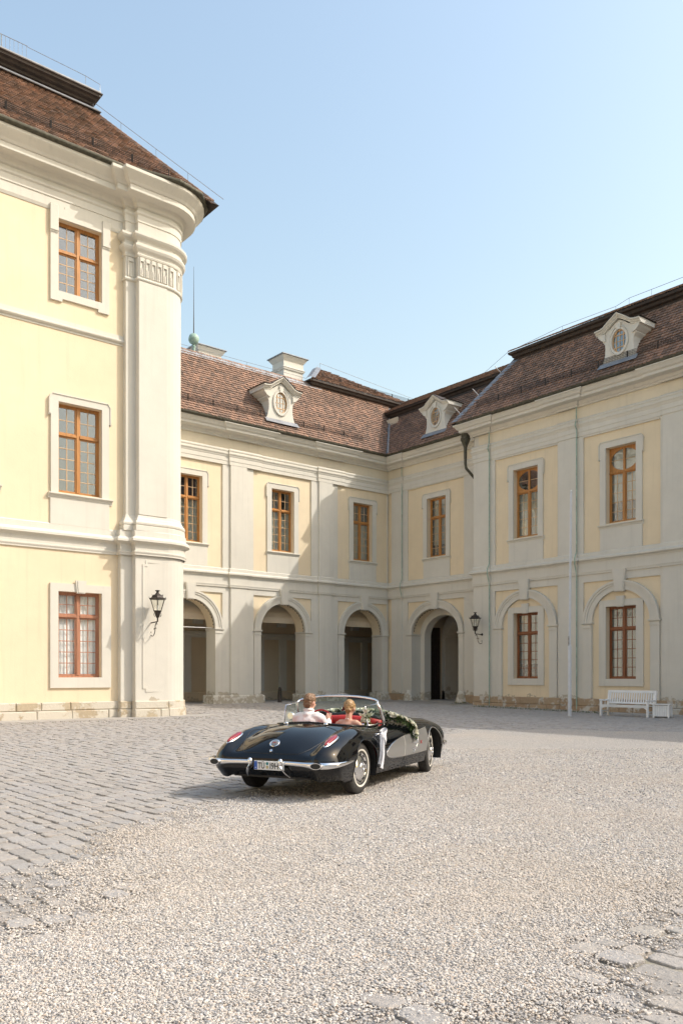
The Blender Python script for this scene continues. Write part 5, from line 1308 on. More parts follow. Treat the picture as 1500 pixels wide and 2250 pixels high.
# ---- tail lamps let into the fender tops
for sgn in (1, -1):
    a, c_ = Vector((.70, -.80, top_z(.70, -.80))), Vector((.70, -.46, top_z(.70, -.46))); d_ = (c_ - a).normalized(); n_ = Vector((1, 0, 0)).cross(d_).normalized()
    if n_.z < 0: n_ = -n_
    o_ = (a + c_) / 2 + n_ * .012
    T = Matrix(((1, d_.x, n_.x, o_.x), (0, d_.y, n_.y, o_.y), (0, d_.z, n_.z, o_.z), (0, 0, 0, 1)))
    if sgn < 0: T = Matrix.Diagonal((-1, 1, 1, 1)) @ T
    def ell(rx, ry, h0, h1, tap=.25, n_r=7):
        m = MB(); pr = [(1, h0)] + [(cos(pi / 2 * k / n_r), h0 + (h1 - h0) * sin(pi / 2 * k / n_r)) for k in range(1, n_r)] + [(.02, h1)]
        m.lathe(pr, 28, (0, 0, 0), rx, ry)
        for i in range(len(m.v)):
            x, y, z = m.v[i]; m.v[i] = (x * (1 + tap * y / ry), y, z)
        return m
    L_ = (c_ - a).length / 2
    lm = ell(.062, L_ + .015, -.02, .012).xf(T).build('tail_lamp_bezel', 'chrome', body, True)
    ell(.047, L_ - .005, .003, .030).xf(T).build('tail_lens', 'tail_lens', lm, True)
# ---- bumpers
def esweep(pts, ws, hs, n=12):
    """tube with elliptical section lying along pts, w = horizontal, h = vertical half axis"""
    pts = [Vector(p) for p in pts]; m = MB(); vs = []; k = len(pts)
    for i in range(k):
        d_ = (pts[min(i + 1, k - 1)] - pts[max(i - 1, 0)]).normalized(); s_ = d_.cross(Vector((0, 0, 1))).normalized(); u_ = s_.cross(d_)
        for j in range(n): vs.append(tuple(pts[i] + s_ * ws[i] * cos(2 * pi * j / n) + u_ * hs[i] * sin(2 * pi * j / n)))
    fs = [(i * n + j, i * n + (j + 1) % n, (i + 1) * n + (j + 1) % n, (i + 1) * n + j) for i in range(k - 1) for j in range(n)]
    fs += [tuple(range(n))[::-1], tuple((k - 1) * n + j for j in range(n))]
    return m.add(vs, fs)
for sgn in (1, -1):
    bp_ = np.array([(.20, -.985, .462), (.34, -1.0, .462), (.52, -1.015, .458), (.66, -1.02, .452), (.80, -.99, .452), (.90, -.88, .458), (.945, -.70, .468), (.945, -.50, .478)])
    bp_ = cr_interp(bp_, 5, 0); n_ = len(bp_); u = np.linspace(0, 1, n_)
    hs = np.interp(u, [0, .3, .45, .62, 1], [.026, .030, .042, .040, .012]); ws = np.interp(u, [0, .4, .7, 1], [.022, .028, .028, .010])
    bm_ = esweep([(sgn * p[0], p[1], p[2]) for p in bp_], ws, hs).build('rear_bumper', 'chrome', CAR, True, 60)
    # exhaust outlet through the bumper end
    m = MB().lathe([(.050, 0), (.060, .0), (.064, .03), (.060, .16)], 20, (0, 0, 0), 1.25, .66)
    T = Matrix.Translation((sgn * .715, -1.075, .452)) @ Matrix.Rotation(sgn * .12, 4, 'Z') @ Matrix.Rotation(-pi / 2, 4, 'X')
    m.xf(T).build('exhaust_outlet', 'chrome', bm_, True, 50)
    MB().lathe([(.001, -.004), (.050, -.004), (.050, .01)], 20, (0, 0, 0), 1.25, .66).xf(T).build('outlet_bore', 'ink', bm_)
    # bumper guard: bullet and swept blade
    g = MB(); g.lathe([(.034 * sin(pi * k / 10) + .0005, .05 * -cos(pi * k / 10)) for k in range(11)], 14, (sgn * .215, -1.03, .47), 1, 1.15); g.build('bumper_guard', 'chrome', CAR, True)
    bl = cr_interp(np.array([(.215, -1.03, .45), (.235, -1.035, .40), (.265, -1.01, .34), (.30, -.94, .285)]), 5, 0)
    esweep([(sgn * p[0], p[1], p[2]) for p in bl], np.linspace(.034, .008, len(bl)), np.linspace(.014, .006, len(bl))).build('guard_blade', 'chrome', CAR, True, 60)
    fbp = cr_interp(np.array([(.35, 3.62, .42), (.60, 3.60, .42), (.80, 3.46, .425), (.90, 3.25, .43), (.925, 3.12, .432)]), 5, 0)
    esweep([(sgn * p[0], p[1], p[2]) for p in fbp], [.022] * len(fbp), np.interp(np.linspace(0, 1, len(fbp)), [0, .7, 1], [.035, .036, .03])).build('front_bumper', 'chrome', CAR, True, 60)
# ---- number plate
pl = MB().bbox((-.165, -1.022, .372), (.255, -1.008, .482), .004).build('number_plate', 'plate_white', CAR)
MB().box((-.160, -1.0245, .377), (-.118, -1.0215, .477)).build('plate_band', 'plate_blue', pl)
MB().lathe([(.001, 0), (.006, 0), (.006, .001), (.001, .001)], 10).xf(Matrix.Translation((-.139, -1.0248, .40)) @ Matrix.Rotation(pi / 2, 4, 'X')).build('plate_stars', 'plate_white', pl)
def text_mesh(name, s_, size, loc, mat, parent, sx=1.0):
    cu = bpy.data.curves.new('tmp', 'FONT'); cu.body = s_; cu.size = size; cu.extrude = .0008; cu.offset = size * .012
    ob = bpy.data.objects.new('tmp', cu); COL.objects.link(ob)
    dg = bpy.context.evaluated_depsgraph_get(); me = bpy.data.meshes.new_from_object(ob.evaluated_get(dg)); bpy.data.objects.remove(ob)
    me.name = name; me.materials.clear(); me.materials.append(M[mat]); o = bpy.data.objects.new(name, me); COL.objects.link(o); o.parent = parent
    o.matrix_local = Matrix.Translation(loc) @ Matrix.Rotation(pi / 2, 4, 'X') @ Matrix.Diagonal((sx, 1, 1, 1)); OFF[o.name] = Vector((0, 0, 0)); return o
text_mesh('plate_letters', 'T\u00dc', .105, (-.108, -1.0232, .390), 'ink', pl, .72)
text_mesh('plate_letters', 'I9H', .105, (.058, -1.0232, .390), 'ink', pl, .82)
for (zz, mt) in ((.452, 'sticker_teal'), (.408, 'sticker_ochre')):
    MB().lathe([(.001, 0), (.019, 0), (.019, .001), (.001, .001)], 16).xf(Matrix.Translation((.025, -1.0225, zz)) @ Matrix.Rotation(pi / 2, 4, 'X')).build('plate_seal', mt, pl)
# ---- wheels
def wheel(x, y, side, steer=0.0):
    w = bpy.data.objects.new('wheel', None); COL.objects.link(w); w.parent = CAR; w.location = (x, y, .335); w.rotation_euler = (0, 0, (0 if side > 0 else pi) + steer); OFF[w.name] = Vector((0, 0, 0))
    RX = Matrix.Rotation(pi / 2, 4, 'Y')
    pr = [(.195, .068), (.215, .080), (.25, .086), (.285, .085), (.31, .078), (.325, .066), (.331, .060), (.335, .05)]
    gr = []
    for k in range(5):
        zc = .042 - k * .021; gr += [(.335, zc + .008), (.335, zc - .006), (.326, zc - .0075), (.326, zc - .0115)]
    pr = pr + gr[:-2] + [(.335, -.05)] + [(r_, -z_) for r_, z_ in pr[::-1][1:]]
    m = MB().lathe(pr[::-1], 56); 
    m.f = [f for f in m.f if len(f) == 4]
    ty = m.xf(RX).build('tyre', 'rubber', w, True, 35)
    tr = MB()
    for k in range(64):
        a = 2 * pi * k / 64
        for zc in (-.052, -.03, .03, .052):
            tr.add([tuple(Vector((.3365 * cos(a + s_), .3365 * sin(a + s_), zc + z_))) for s_, z_ in ((-.008, -.009), (.004, -.009), (.012, .009), (0, .009))], [(0, 1, 2, 3)])
    tr.xf(RX).build('tread_sipes', 'black_trim', ty)
    MB().lathe([(.222, .0835), (.228, .0865), (.240, .0880), (.246, .0872)], 56, cap=False).xf(RX).build('whitewall', 'whitewall', ty, True)
    MB().lathe([(.20, .062), (.20, .074), (.192, .079), (.180, .074), (.165, .066), (.160, .070), (.128, .088), (.100, .096), (.072, .098), (.066, .108), (.048, .113), (.020, .118), (.001, .119)], 40).xf(RX).build('hubcap', 'chrome', w, True, 50)
    sl = MB()
    for k in range(10):
        a = 2 * pi * k / 10; q = MB().box((-.009, -.02, 0), (.009, .02, .004)).xf(Matrix.Rotation(a, 4, 'Z') @ Matrix.Translation((.176, 0, .0745))); sl.add(q.v, q.f)
    sl.xf(RX).build('hubcap_slots', 'ink', w)
    sp = MB()
    for a in (0, pi): sp.tube([(.0, 0, .118), (.06 * cos(a), .06 * sin(a), .124)], [.014, .006], 6)
    sp.xf(RX).build('spinner', 'chrome', w, True)
    MB().lathe([(.19, -.06), (.19, .06), (.001, .06)], 24).xf(RX).build('rim', 'black_trim', w)
    return w
wheel(.745, 0, 1); wheel(-.745, 0, -1); wheel(.745, WB, 1, .20); wheel(-.745, WB, -1, .20)
# ---- cockpit
tub = MB()
def ckpt(n=72, s=1.0):
    o = []
    for k in range(n):
        a = 2 * pi * k / n; c_, s_ = cos(a), sin(a); e = 2 / 3.2
        o.append((.645 * s * abs(c_) ** e * (1 if c_ >= 0 else -1), .715 + .615 * s * abs(s_) ** e * (1 if s_ >= 0 else -1)))
    return o
rim = ckpt(); nk = len(rim)
MB().tube([(x, y, top_z(x, y) + .004) for x, y in rim + rim[:1]], .015, 8, False).build('cockpit_rim', 'black_paint', body, True)
vs = [(x * .985, y, top_z(x, y) - .005) for x, y in rim] + [(x * .99, y, .62) for x, y in rim] + [(x * .97, y, .30) for x, y in rim]
tub.add(vs, [(a * nk + k, a * nk + (k + 1) % nk, (a + 1) * nk + (k + 1) % nk, (a + 1) * nk + k) for a in range(2) for k in range(nk)] + [tuple(2 * nk + k for k in range(nk))])
tub.build('interior_tub', 'red_leather', CAR, True, 50)
m = MB()
m.tube([(-.60, 1.19, .84), (-.3, 1.26, .875), (0, 1.28, .885), (.3, 1.26, .875), (.60, 1.19, .84)], [.055, .065, .07, .065, .055], 12)
dash = m.build('dashboard', 'red_leather', CAR, True)
m = MB(); m.tube([(-.60, 1.33, .885), (-.3, 1.42, .925), (0, 1.45, .938), (.3, 1.42, .925), (.60, 1.33, .885)], [.04, .05, .05, .05, .04], 10); m.build('dash_top', 'black_trim', dash, True)
m = MB(); m.tube([(.14, 1.19, .83), (.36, 1.17, .825), (.56, 1.12, .81)], .018, 8); m.build('grab_bar', 'chrome', dash, True)
MB().lathe([(.001, .0), (.11, 0), (.12, .05), (.10, .10), (.001, .11)], 20, (0, 0, 0), 1.2, .8).xf(Matrix.Translation((-.33, 1.24, .90)) @ Matrix.Rotation(radians(75), 4, 'X')).build('instrument_hood', 'black_trim', dash, True, 40)
for sx_ in (-.33, .33):
    st = MB()
    pr = [(-.23, .36), (-.25, .50), (-.24, .66), (-.19, .755), (-.10, .79), (.10, .79), (.19, .755), (.24, .66), (.25, .50), (.23, .36)]
    st.prism([(sx_ + a, z) for a, z in pr[::-1]], .24, .36); 
    st.box((sx_ - .24, .36, .34), (sx_ + .24, .86, .44))
    so = st.build('seat', 'red_leather', CAR); bv = so.modifiers.new('round', 'BEVEL'); bv.width = .035; bv.segments = 3
# steering wheel, column, mirror
SWC = Vector((-.30, 1.00, .845)); tilt = Matrix.Translation(SWC) @ Matrix.Rotation(radians(62), 4, 'X')
sw = MB().tube([(.205 * cos(2 * pi * k / 40), .205 * sin(2 * pi * k / 40), 0) for k in range(41)], .0135, 8, False).xf(tilt).build('steering_wheel', 'red_enamel', CAR, True)
m = MB()
for a in (.15, pi - .15, -pi / 2): m.tube([(0, 0, -.02), (.2 * cos(a), .2 * sin(a), 0)], .010, 6)
m.lathe([(.001, -.04), (.045, -.04), (.05, -.01), (.03, .01), (.001, .012)], 16); m.xf(tilt).build('wheel_spokes', 'chrome', sw, True, 50)
MB().tube([SWC, (-.30, 1.28, .74)], .03, 8).build('steering_column', 'red_enamel', sw, True)
m = MB(); m.lathe([(.001, -.02), (.05, -.018), (.058, 0), (.05, .015), (.001, .016)], 18).xf(Matrix.Translation((-.80, 1.08, .93)) @ Matrix.Rotation(radians(85), 4, 'X')); m.tube([(-.80, 1.09, .90), (-.79, 1.1, .83)], .008, 6); m.build('door_mirror', 'chrome', body, True, 50)
# ---- wrap-round windscreen
bs_ = cr_interp(np.array([(-.685, 1.12, .855), (-.665, 1.30, .875), (-.54, 1.45, .905), (-.28, 1.55, .935), (0, 1.58, .945), (.28, 1.55, .935), (.54, 1.45, .905), (.665, 1.30, .875), (.685, 1.12, .855)]), 5, 0)
ts_ = cr_interp(np.array([(-.640, .98, 1.135), (-.615, 1.04, 1.172), (-.49, 1.10, 1.204), (-.26, 1.145, 1.228), (0, 1.16, 1.236), (.26, 1.145, 1.228), (.49, 1.10, 1.204), (.615, 1.04, 1.172), (.640, .98, 1.135)]), 5, 0)
n_ = len(bs_); nv = 8; vs = []
for i in range(n_):
    for j in range(nv + 1):
        u = j / nv; p = bs_[i] * (1 - u) + ts_[i] * u; q = .03 * sin(pi * u); vs.append((p[0] * (1 + .03 * sin(pi * u)), p[1] + q, p[2] + .01 * sin(pi * u)))
ws_ = MB().add(vs, [(i * (nv + 1) + j, (i + 1) * (nv + 1) + j, (i + 1) * (nv + 1) + j + 1, i * (nv + 1) + j + 1) for i in range(n_ - 1) for j in range(nv)]).build('windscreen', 'car_glass', CAR, True)
MB().tube([tuple(p) for p in ts_], .017, 8).build('screen_top_rail', 'chrome', ws_, True)
MB().tube([tuple(p) for p in bs_], .011, 6).build('screen_base_rail', 'chrome', ws_, True)
for sgn in (1, -1):
    MB().tube([(sgn * .685, 1.12, .84), (sgn * .685, 1.09, .93), (sgn * .668, 1.035, 1.05), (sgn * .640, .98, 1.14)], [.026, .024, .021, .018], 8).build('screen_pillar', 'chrome', ws_, True)
    q = [(sgn * .685, 1.10, .86), (sgn * .655, .62, .845), (sgn * .622, .60, 1.108), (sgn * .640, .985, 1.135)]
    vq = MB().add(q, [(0, 1, 2, 3)]).build('vent_window', 'car_glass', CAR)
    MB().tube([q[0], q[1], q[2], q[3]], .009, 6).build('vent_frame', 'chrome', vq, True)
for sgn in (1, -1):
    MB().lathe([(.001, .03), (.03, .022), (.04, 0)], 10).xf(Matrix.Translation((sgn * .30, .04, top_z(.3, .04))) ).build('deck_catch', 'chrome', body, True)
# ================================================================ people in the car
simple('skin', (.62, .36, .26), .55, var=.08, scale=25); simple('blond_hair', (.33, .20, .085), .5, var=.35, scale=60); simple('brown_hair', (.20, .115, .06), .5, var=.4, scale=60)
simple('white_cloth', (.80, .765, .74), .85, var=.04, scale=12, bump=.002); simple('dress_cloth', (.80, .79, .77), .8, var=.04, scale=20); simple('dark_red', (.10, .012, .012), .6)
simple('eye_white', (.7, .7, .7), .3, var=.02); simple('lip', (.42, .14, .12), .5, var=.1); simple('trouser', (.33, .30, .26), .85, var=.1)
def capsule(m, a, b, ra, rb, n=12):
    a, b = Vector(a), Vector(b); d = b - a; L_ = max(d.length, 1e-4); d.normalize(); x = d.orthogonal().normalized(); y = d.cross(x); rings = []
    for k in range(6): t_ = pi / 2 * k / 5; rings.append((a - d * ra * cos(t_), ra * sin(t_) + 1e-4))
    for k in range(6): t_ = pi / 2 * k / 5; rings.append((b + d * rb * sin(t_), rb * cos(t_) + 1e-4))
    vs = [tuple(c + (x * cos(2 * pi * j / n) + y * sin(2 * pi * j / n)) * r) for c, r in rings for j in range(n)]
    fs = [(i * n + j, i * n + (j + 1) % n, (i + 1) * n + (j + 1) % n, (i + 1) * n + j) for i in range(len(rings) - 1) for j in range(n)] + [tuple(range(n))[::-1], tuple((len(rings) - 1) * n + j for j in range(n))]
    m.add(vs, fs)
def ellip(m, c, r, n=16, rot=None):
    k = len(m.v); pr = [(sin(pi * i / 10) + 1e-4, -cos(pi * i / 10)) for i in range(11)]
    m.lathe(pr, n); T = Matrix.Translation(c) @ (rot or Matrix.Identity(4)) @ Matrix.Diagonal((r[0], r[1], r[2], 1)); m.xf(T, k)
def blob(name, m, mat, parent, vox=.011, sm=4, mw=None, thin=None):
    """weld overlapping volumes into one continuous skin"""
    o = m.build(name, mat, parent); 
    md = o.modifiers.new('weld', 'REMESH'); md.mode = 'VOXEL'; md.voxel_size = vox; md.use_smooth_shade = True
    if sm: s_ = o.modifiers.new('soften', 'SMOOTH'); s_.factor = .5; s_.iterations = sm
    return o
CM = Matrix.Translation(CAR.location) @ Matrix.Rotation(CAR.rotation_euler.z, 4, 'Z')
def person_root(o, local):
    o.matrix_basis = CM @ Matrix.Translation(local)
def hand(m, w, tip_dir, palm_n, grip=None, s=1.0, right=True):
    """palm plus five jointed fingers starting at wrist w, pointing along tip_dir, curling towards palm_n"""
    w = Vector(w); f = Vector(tip_dir).normalized(); pn = Vector(palm_n).normalized(); sd_ = f.cross(pn).normalized() * (1 if right else -1)
    k = w + f * .085 * s
    for q in (-.028, -.009, .010, .028): capsule(m, w + sd_ * q * .6, k + sd_ * q, .016 * s, .013 * s, 8)
    for q, L_ in ((-.030, .062), (-.010, .072), (.010, .078), (.030, .070)):
        p0 = k + sd_ * q; p1 = p0 + (f * .75 + pn * .65).normalized() * L_ * .5 * s; p2 = p1 + (f * .1 + pn).normalized() * L_ * .38 * s; p3 = p2 + (pn * .7 - f * .7).normalized() * L_ * .3 * s
        capsule(m, p0, p1, .0098 * s, .0092 * s, 8); capsule(m, p1, p2, .0092 * s, .0085 * s, 8); capsule(m, p2, p3, .0085 * s, .0075 * s, 8)
    t0 = w + sd_ * .022 + f * .03; t1 = t0 + (sd_ * .8 + f * .6 + pn * .3).normalized() * .04 * s; t2 = t1 + (f * .7 + pn * .7).normalized() * .035 * s
    capsule(m, t0, t1, .014 * s, .011 * s, 8); capsule(m, t1, t2, .011 * s, .009 * s, 8)
def head(m, c, yaw=0, tilt=0, s=1.0):
    """skull, jaw, nose, ears about centre c, facing +y"""
    c = Vector(c); k = len(m.v)
    ellip(m, (0, -.012, .025), (.076, .096, .098)); ellip(m, (0, .022, -.045), (.058, .066, .072)); capsule(m, (0, .05, -.085), (0, .06, -.09), .026, .024)
    ellip(m, (0, .095, -.018), (.013, .022, .024)); capsule(m, (0, .088, .012), (0, .1, -.012), .008, .012)
    for sg in (-1, 1):
        ellip(m, (sg * .078, -.005, -.012), (.012, .022, .034)); ellip(m, (sg * .034, .066, -.03), (.026, .022, .024)); ellip(m, (sg * .03, .078, .022), (.028, .014, .012))
    T = Matrix.Translation(c) @ Matrix.Rotation(yaw, 4, 'Z') @ Matrix.Rotation(tilt, 4, 'X') @ Matrix.Scale(s, 4); m.xf(T, k); return T
def face_bits(T, parent):
    e = MB()
    for sg in (-1, 1): ellip(e, (sg * .03, .078, .004), (.012, .010, .008), 10)
    e.xf(T).build('eyes', 'eye_white', parent, True)
    MB_ = MB(); ellip(MB_, (0, .088, -.052), (.022, .01, .008), 10); MB_.xf(T).build('lips', 'lip', parent, True)
# ---- driver
sx_, sy_ = -.315, .70
g = MB(); Z0 = .46
capsule(g, (-.10, -.02, Z0 + .06), (.10, -.02, Z0 + .06), .12, .12); ellip(g, (0, .02, Z0 + .24), (.165, .11, .22)); ellip(g, (0, .03, Z0 + .40), (.185, .105, .12))
capsule(g, (-.13, .03, Z0 + .47), (.13, .03, Z0 + .47), .065, .065)
capsule(g, (0, .03, Z0 + .48), (0, .045, Z0 + .60), .058, .054)
TH = head(g, (0, .06, Z0 + .685), radians(-6), radians(-4), .99)
RW = (.13, .305, .475 + .0); LW_ = (-.13, .30, .43)
for sg, wr in ((1, (.178, .31, Z0 + .43)), (-1, (-.17, .30, Z0 + .36))):
    el = (sg * .285, .13, Z0 + .25); capsule(g, (sg * .185, .03, Z0 + .45), el, .055, .043); capsule(g, el, wr, .042, .028)
    hand(g, wr, (-sg * .15, .45, .9), (-sg * .35, .85, -.2), s=1.0, right=sg > 0)
for sg in (-1, 1):
    capsule(g, (sg * .09, .0, Z0 + .04), (sg * .14, .44, Z0 + .10), .085, .06); capsule(g, (sg * .14, .44, Z0 + .10), (sg * .12, .62, Z0 - .14), .055, .04); capsule(g, (sg * .12, .60, Z0 - .15), (sg * .12, .70, Z0 - .13), .038, .03)
groom = blob('person', g, 'skin', None, .009, 3); person_root(groom, (sx_, sy_, 0))
tag(groom, 'driver with short fair hair in a white shirt, hands on the red wheel', 'person', 'couple in the car')
j = MB()
capsule(j, (-.11, -.02, Z0 + .05), (.11, -.02, Z0 + .05), .135, .135); ellip(j, (0, .015, Z0 + .24), (.185, .128, .23)); ellip(j, (0, .02, Z0 + .40), (.205, .122, .125)); capsule(j, (-.145, .025, Z0 + .475), (.145, .025, Z0 + .475), .074, .074)
capsule(j, (0, .015, Z0 + .50), (0, .03, Z0 + .555), .088, .072)
for sg, wr in ((1, (.19, .27, Z0 + .405)), (-1, (-.183, .26, Z0 + .335))):
    el = (sg * .292, .125, Z0 + .25); capsule(j, (sg * .19, .025, Z0 + .455), el, .072, .058); capsule(j, el, wr, .056, .043)
jk = blob('shirt', j, 'white_cloth', groom, .011, 3)
nm = jk.modifiers.new('folds', 'DISPLACE'); tx = bpy.data.textures.new('folds', 'CLOUDS'); tx.noise_scale = .09; tx.noise_depth = 2; nm.texture = tx; nm.strength = .022; nm.mid_level = .5
MB().tube([(.067 * cos(2 * pi * k / 20), .035 + .062 * sin(2 * pi * k / 20), Z0 + .575 - .012 * sin(2 * pi * k / 20)) for k in range(21)], .016, 8, False).build('collar', 'white_cloth', groom, True)
q = MB()
for sg in (-1, 1): capsule(q, (sg * .09, .0, Z0 + .04), (sg * .14, .44, Z0 + .10), .098, .073); capsule(q, (sg * .14, .44, Z0 + .10), (sg * .12, .60, Z0 - .10), .068, .055)
blob('trousers', q, 'trouser', groom, .012, 3)
hr = MB(); ellip(hr, (0, -.018, .038), (.081, .101, .098)); ellip(hr, (0, .035, .10), (.062, .055, .035)); ellip(hr, (0, -.07, -.02), (.066, .042, .065))
for sg in (-1, 1): ellip(hr, (sg * .066, .0, .04), (.018, .05, .05))
hr.xf(TH); ho = blob('hair', hr, 'brown_hair', groom, .008, 2)
dm = ho.modifiers.new('tufts', 'DISPLACE'); t2 = bpy.data.textures.new('tufts', 'CLOUDS'); t2.noise_scale = .018; t2.noise_depth = 3; dm.texture = t2; dm.strength = .028; dm.mid_level = .5
face_bits(TH, groom)
# ---- passenger
g = MB(); Z1 = .43
capsule(g, (-.10, -.02, Z1 + .06), (.10, -.02, Z1 + .06), .115, .115); ellip(g, (0, .02, Z1 + .22), (.135, .095, .20)); ellip(g, (0, .03, Z1 + .37), (.155, .092, .11)); capsule(g, (-.115, .025, Z1 + .435), (.115, .025, Z1 + .435), .052, .052)
capsule(g, (0, .02, Z1 + .44), (.006, .035, Z1 + .575), .047, .044)
TB = head(g, (.008, .05, Z1 + .645), radians(8), radians(-6), .92)
for sg, wr in ((1, (.20, .24, Z1 + .30)), (-1, (-.06, .30, Z1 + .22))):
    el = (sg * .235, .06, Z1 + .20); capsule(g, (sg * .155, .025, Z1 + .42), el, .044, .036); capsule(g, el, wr, .035, .024)
    hand(g, wr, (sg * -.1, .7, .5), (-sg * .6, .3, -.3), s=.9, right=sg > 0)
for sg in (-1, 1):
    capsule(g, (sg * .08, .0, Z1 + .04), (sg * .11, .42, Z1 + .09), .082, .058); capsule(g, (sg * .11, .42, Z1 + .09), (sg * .10, .58, Z1 - .14), .052, .036); capsule(g, (sg * .10, .57, Z1 - .15), (sg * .10, .66, Z1 - .14), .034, .026)
bride = blob('person', g, 'skin', None, .009, 3); person_root(bride, (.305, .71, 0))
tag(bride, 'passenger with blond pinned-up hair and bare shoulders holding a white bouquet', 'person', 'couple in the car')
d = MB(); ellip(d, (0, .022, Z1 + .18), (.152, .112, .17)); ellip(d, (0, .03, Z1 + .28), (.158, .108, .06)); capsule(d, (-.11, -.02, Z1 + .05), (.11, -.02, Z1 + .05), .13, .13)
capsule(d, (-.08, .1, Z1 + .06), (-.11, .42, Z1 + .08), .11, .085); capsule(d, (.08, .1, Z1 + .06), (.11, .42, Z1 + .08), .11, .085); capsule(d, (-.05, .44, Z1 + .05), (-.05, .58, Z1 - .1), .12, .12); capsule(d, (.05, .44, Z1 + .05), (.05, .58, Z1 - .1), .12, .12)
blob('dress', d, 'dress_cloth', bride, .012, 3)
m = MB(); 
for sg in (-1, 1): m.tube([(sg * .075, .10, Z1 + .36), (sg * .05, .05, Z1 + .475), (sg * .012, -.035, Z1 + .50)], .006, 5)
m.build('neck_straps', 'dress_cloth', bride)
h = MB(); ellip(h, (0, -.018, .038), (.083, .102, .098)); ellip(h, (0, .05, .085), (.06, .05, .04))
for sg in (-1, 1): ellip(h, (sg * .066, .01, .02), (.02, .055, .06))
rb = random.Random(4)
for k in range(16):
    a = rb.uniform(0, 2 * pi); rr_ = rb.uniform(.0, .042); ellip(h, (rr_ * cos(a), -.098 + rb.uniform(-.012, .014), -.018 + rr_ * sin(a) * 1.2), (.024, .022, .022), 10)
ellip(h, (0, -.085, -.062), (.036, .03, .03), 10)
h.xf(TB); ho = blob('hair', h, 'blond_hair', bride, .008, 2)
dm = ho.modifiers.new('tufts', 'DISPLACE'); t3 = bpy.data.textures.new('curls', 'CLOUDS'); t3.noise_scale = .022; dm.texture = t3; dm.strength = .02; dm.mid_level = .5
face_bits(TB, bride)
m = MB(); ellip(m, (-.088, -.03, -.005), (.022, .026, .028), 8); ellip(m, (-.105, -.02, -.03), (.018, .02, .02), 8); ellip(m, (-.075, -.06, -.025), (.016, .018, .018), 8); m.xf(TB).build('hair_flower', 'dark_red', bride, True)
m = MB(); ellip(m, (.082, -.005, -.055), (.006, .006, .012), 8); m.xf(TB).build('ear_ring', 'chrome', bride, True)
# ================================================================ flowers
def leafmat(name, a, b, rough=.5):
    t = NT(name); isl = t.n('ShaderNodeNewGeometry').outputs['Random Per Island']; t.col(t.ramp(isl, [(0, a), (1, b)])); t.rough(rough)
    t.b.inputs['Subsurface Weight'].default_value = .05; M[name] = t.m
leafmat('leaf', (.018, .045, .012), (.075, .125, .030)); leafmat('pale_leaf', (.10, .17, .04), (.22, .27, .09)); leafmat('petal', (.74, .70, .55), (.88, .86, .77), .7); leafmat('weed', (.05, .075, .02), (.13, .14, .045))
def leaf(m, p, d, n, L_, w):
    d = d.normalized(); s_ = d.cross(n).normalized(); n2 = s_.cross(d)
    m.add([p, p + d * L_ * .45 + s_ * w + n2 * .012 * L_, p + d * L_ - n2 * .12 * L_, p + d * L_ * .45 - s_ * w + n2 * .012 * L_, p + d * L_ * .5 - n2 * .07 * L_], [(0, 1, 4), (1, 2, 4), (2, 3, 4), (3, 0, 4)])
def rose(m, c, r, rg, up):
    """cupped rings of overlapping petals"""
    up = up.normalized(); x = up.orthogonal().normalized(); y = up.cross(x)
    for ring, (k, rad, ht, op) in enumerate(((3, .30, .50, .25), (4, .55, .42, .5), (6, .85, .25, .9), (7, 1.0, .02, 1.25))):
        for i in range(k):
            a = 2 * pi * (i + .5 * ring) / k + rg.uniform(-.2, .2); o = x * cos(a) + y * sin(a); t_ = -x * sin(a) + y * cos(a); w = rad * r * 2.3 / k + .25 * r
            b = c + o * rad * r * .45 - up * r * .35; tp = c + o * rad * r * (.7 + .35 * op) + up * r * ht
            m.add([b - t_ * w * .5, b + t_ * w * .5, tp + t_ * w * .8 - up * r * .12, tp + o * r * .05, tp - t_ * w * .8 - up * r * .12], [(0, 1, 2, 3), (0, 3, 4)])
def rand_dir(rg, up=None, k=.6):
    v_ = Vector((rg.gauss(0, 1), rg.gauss(0, 1), rg.gauss(0, 1))).normalized()
    return (v_ + up * k).normalized() if up is not None else v_
def garland(name, label, path, ups, rad, nleaf, nrose, seed, roseR=.045):
    """path in car space; built as a thing lying on the car"""
    rg = random.Random(seed); P = [Vector(p) for p in path]; root = thing(name, label, 'garland', CM @ P[0], CAR.rotation_euler.z, 'flower garlands on the car')
    off = P[0]; lv = MB(); pl = MB()
    def at(u):
        s_ = u * (len(P) - 1); i = min(int(s_), len(P) - 2); f = s_ - i; return P[i].lerp(P[i + 1], f), Vector(ups[i]).lerp(Vector(ups[i + 1]), f).normalized(), (P[i + 1] - P[i]).normalized()
    MB().tube([p - off for p in P], rad * .3, 6).build('stem', 'leaf', root)
    for k in range(nleaf):
        c, up, tn = at(rg.random()); o = rand_dir(rg, up, .5); (leaf(lv, c - off + o * rad * rg.uniform(.1, .9), (o + tn * rg.uniform(-.8, .8)), up, rg.uniform(.035, .06), rg.uniform(.010, .018)))
    lv.build('leaves', 'leaf', root)['kind'] = 'stuff'
    for k in range(nleaf // 5):
        c, up, tn = at(rg.random()); o = rand_dir(rg, up, .9); leaf(pl, c - off + o * rad * rg.uniform(.5, 1.05), o, up, rg.uniform(.03, .06), .010)
    pl.build('pale_sprigs', 'pale_leaf', root)['kind'] = 'stuff'
    for k in range(nrose):
        c, up, tn = at((k + .5 + rg.uniform(-.3, .3)) / nrose); o = (up + rand_dir(rg) * .55).normalized(); m = MB(); rose(m, c - off + o * rad * 1.15, roseR * rg.uniform(.8, 1.2), rg, o); m.build('rose', 'petal', root)
    return root
side = lambda y, z: (side_x(y, z) + .03, y, z)
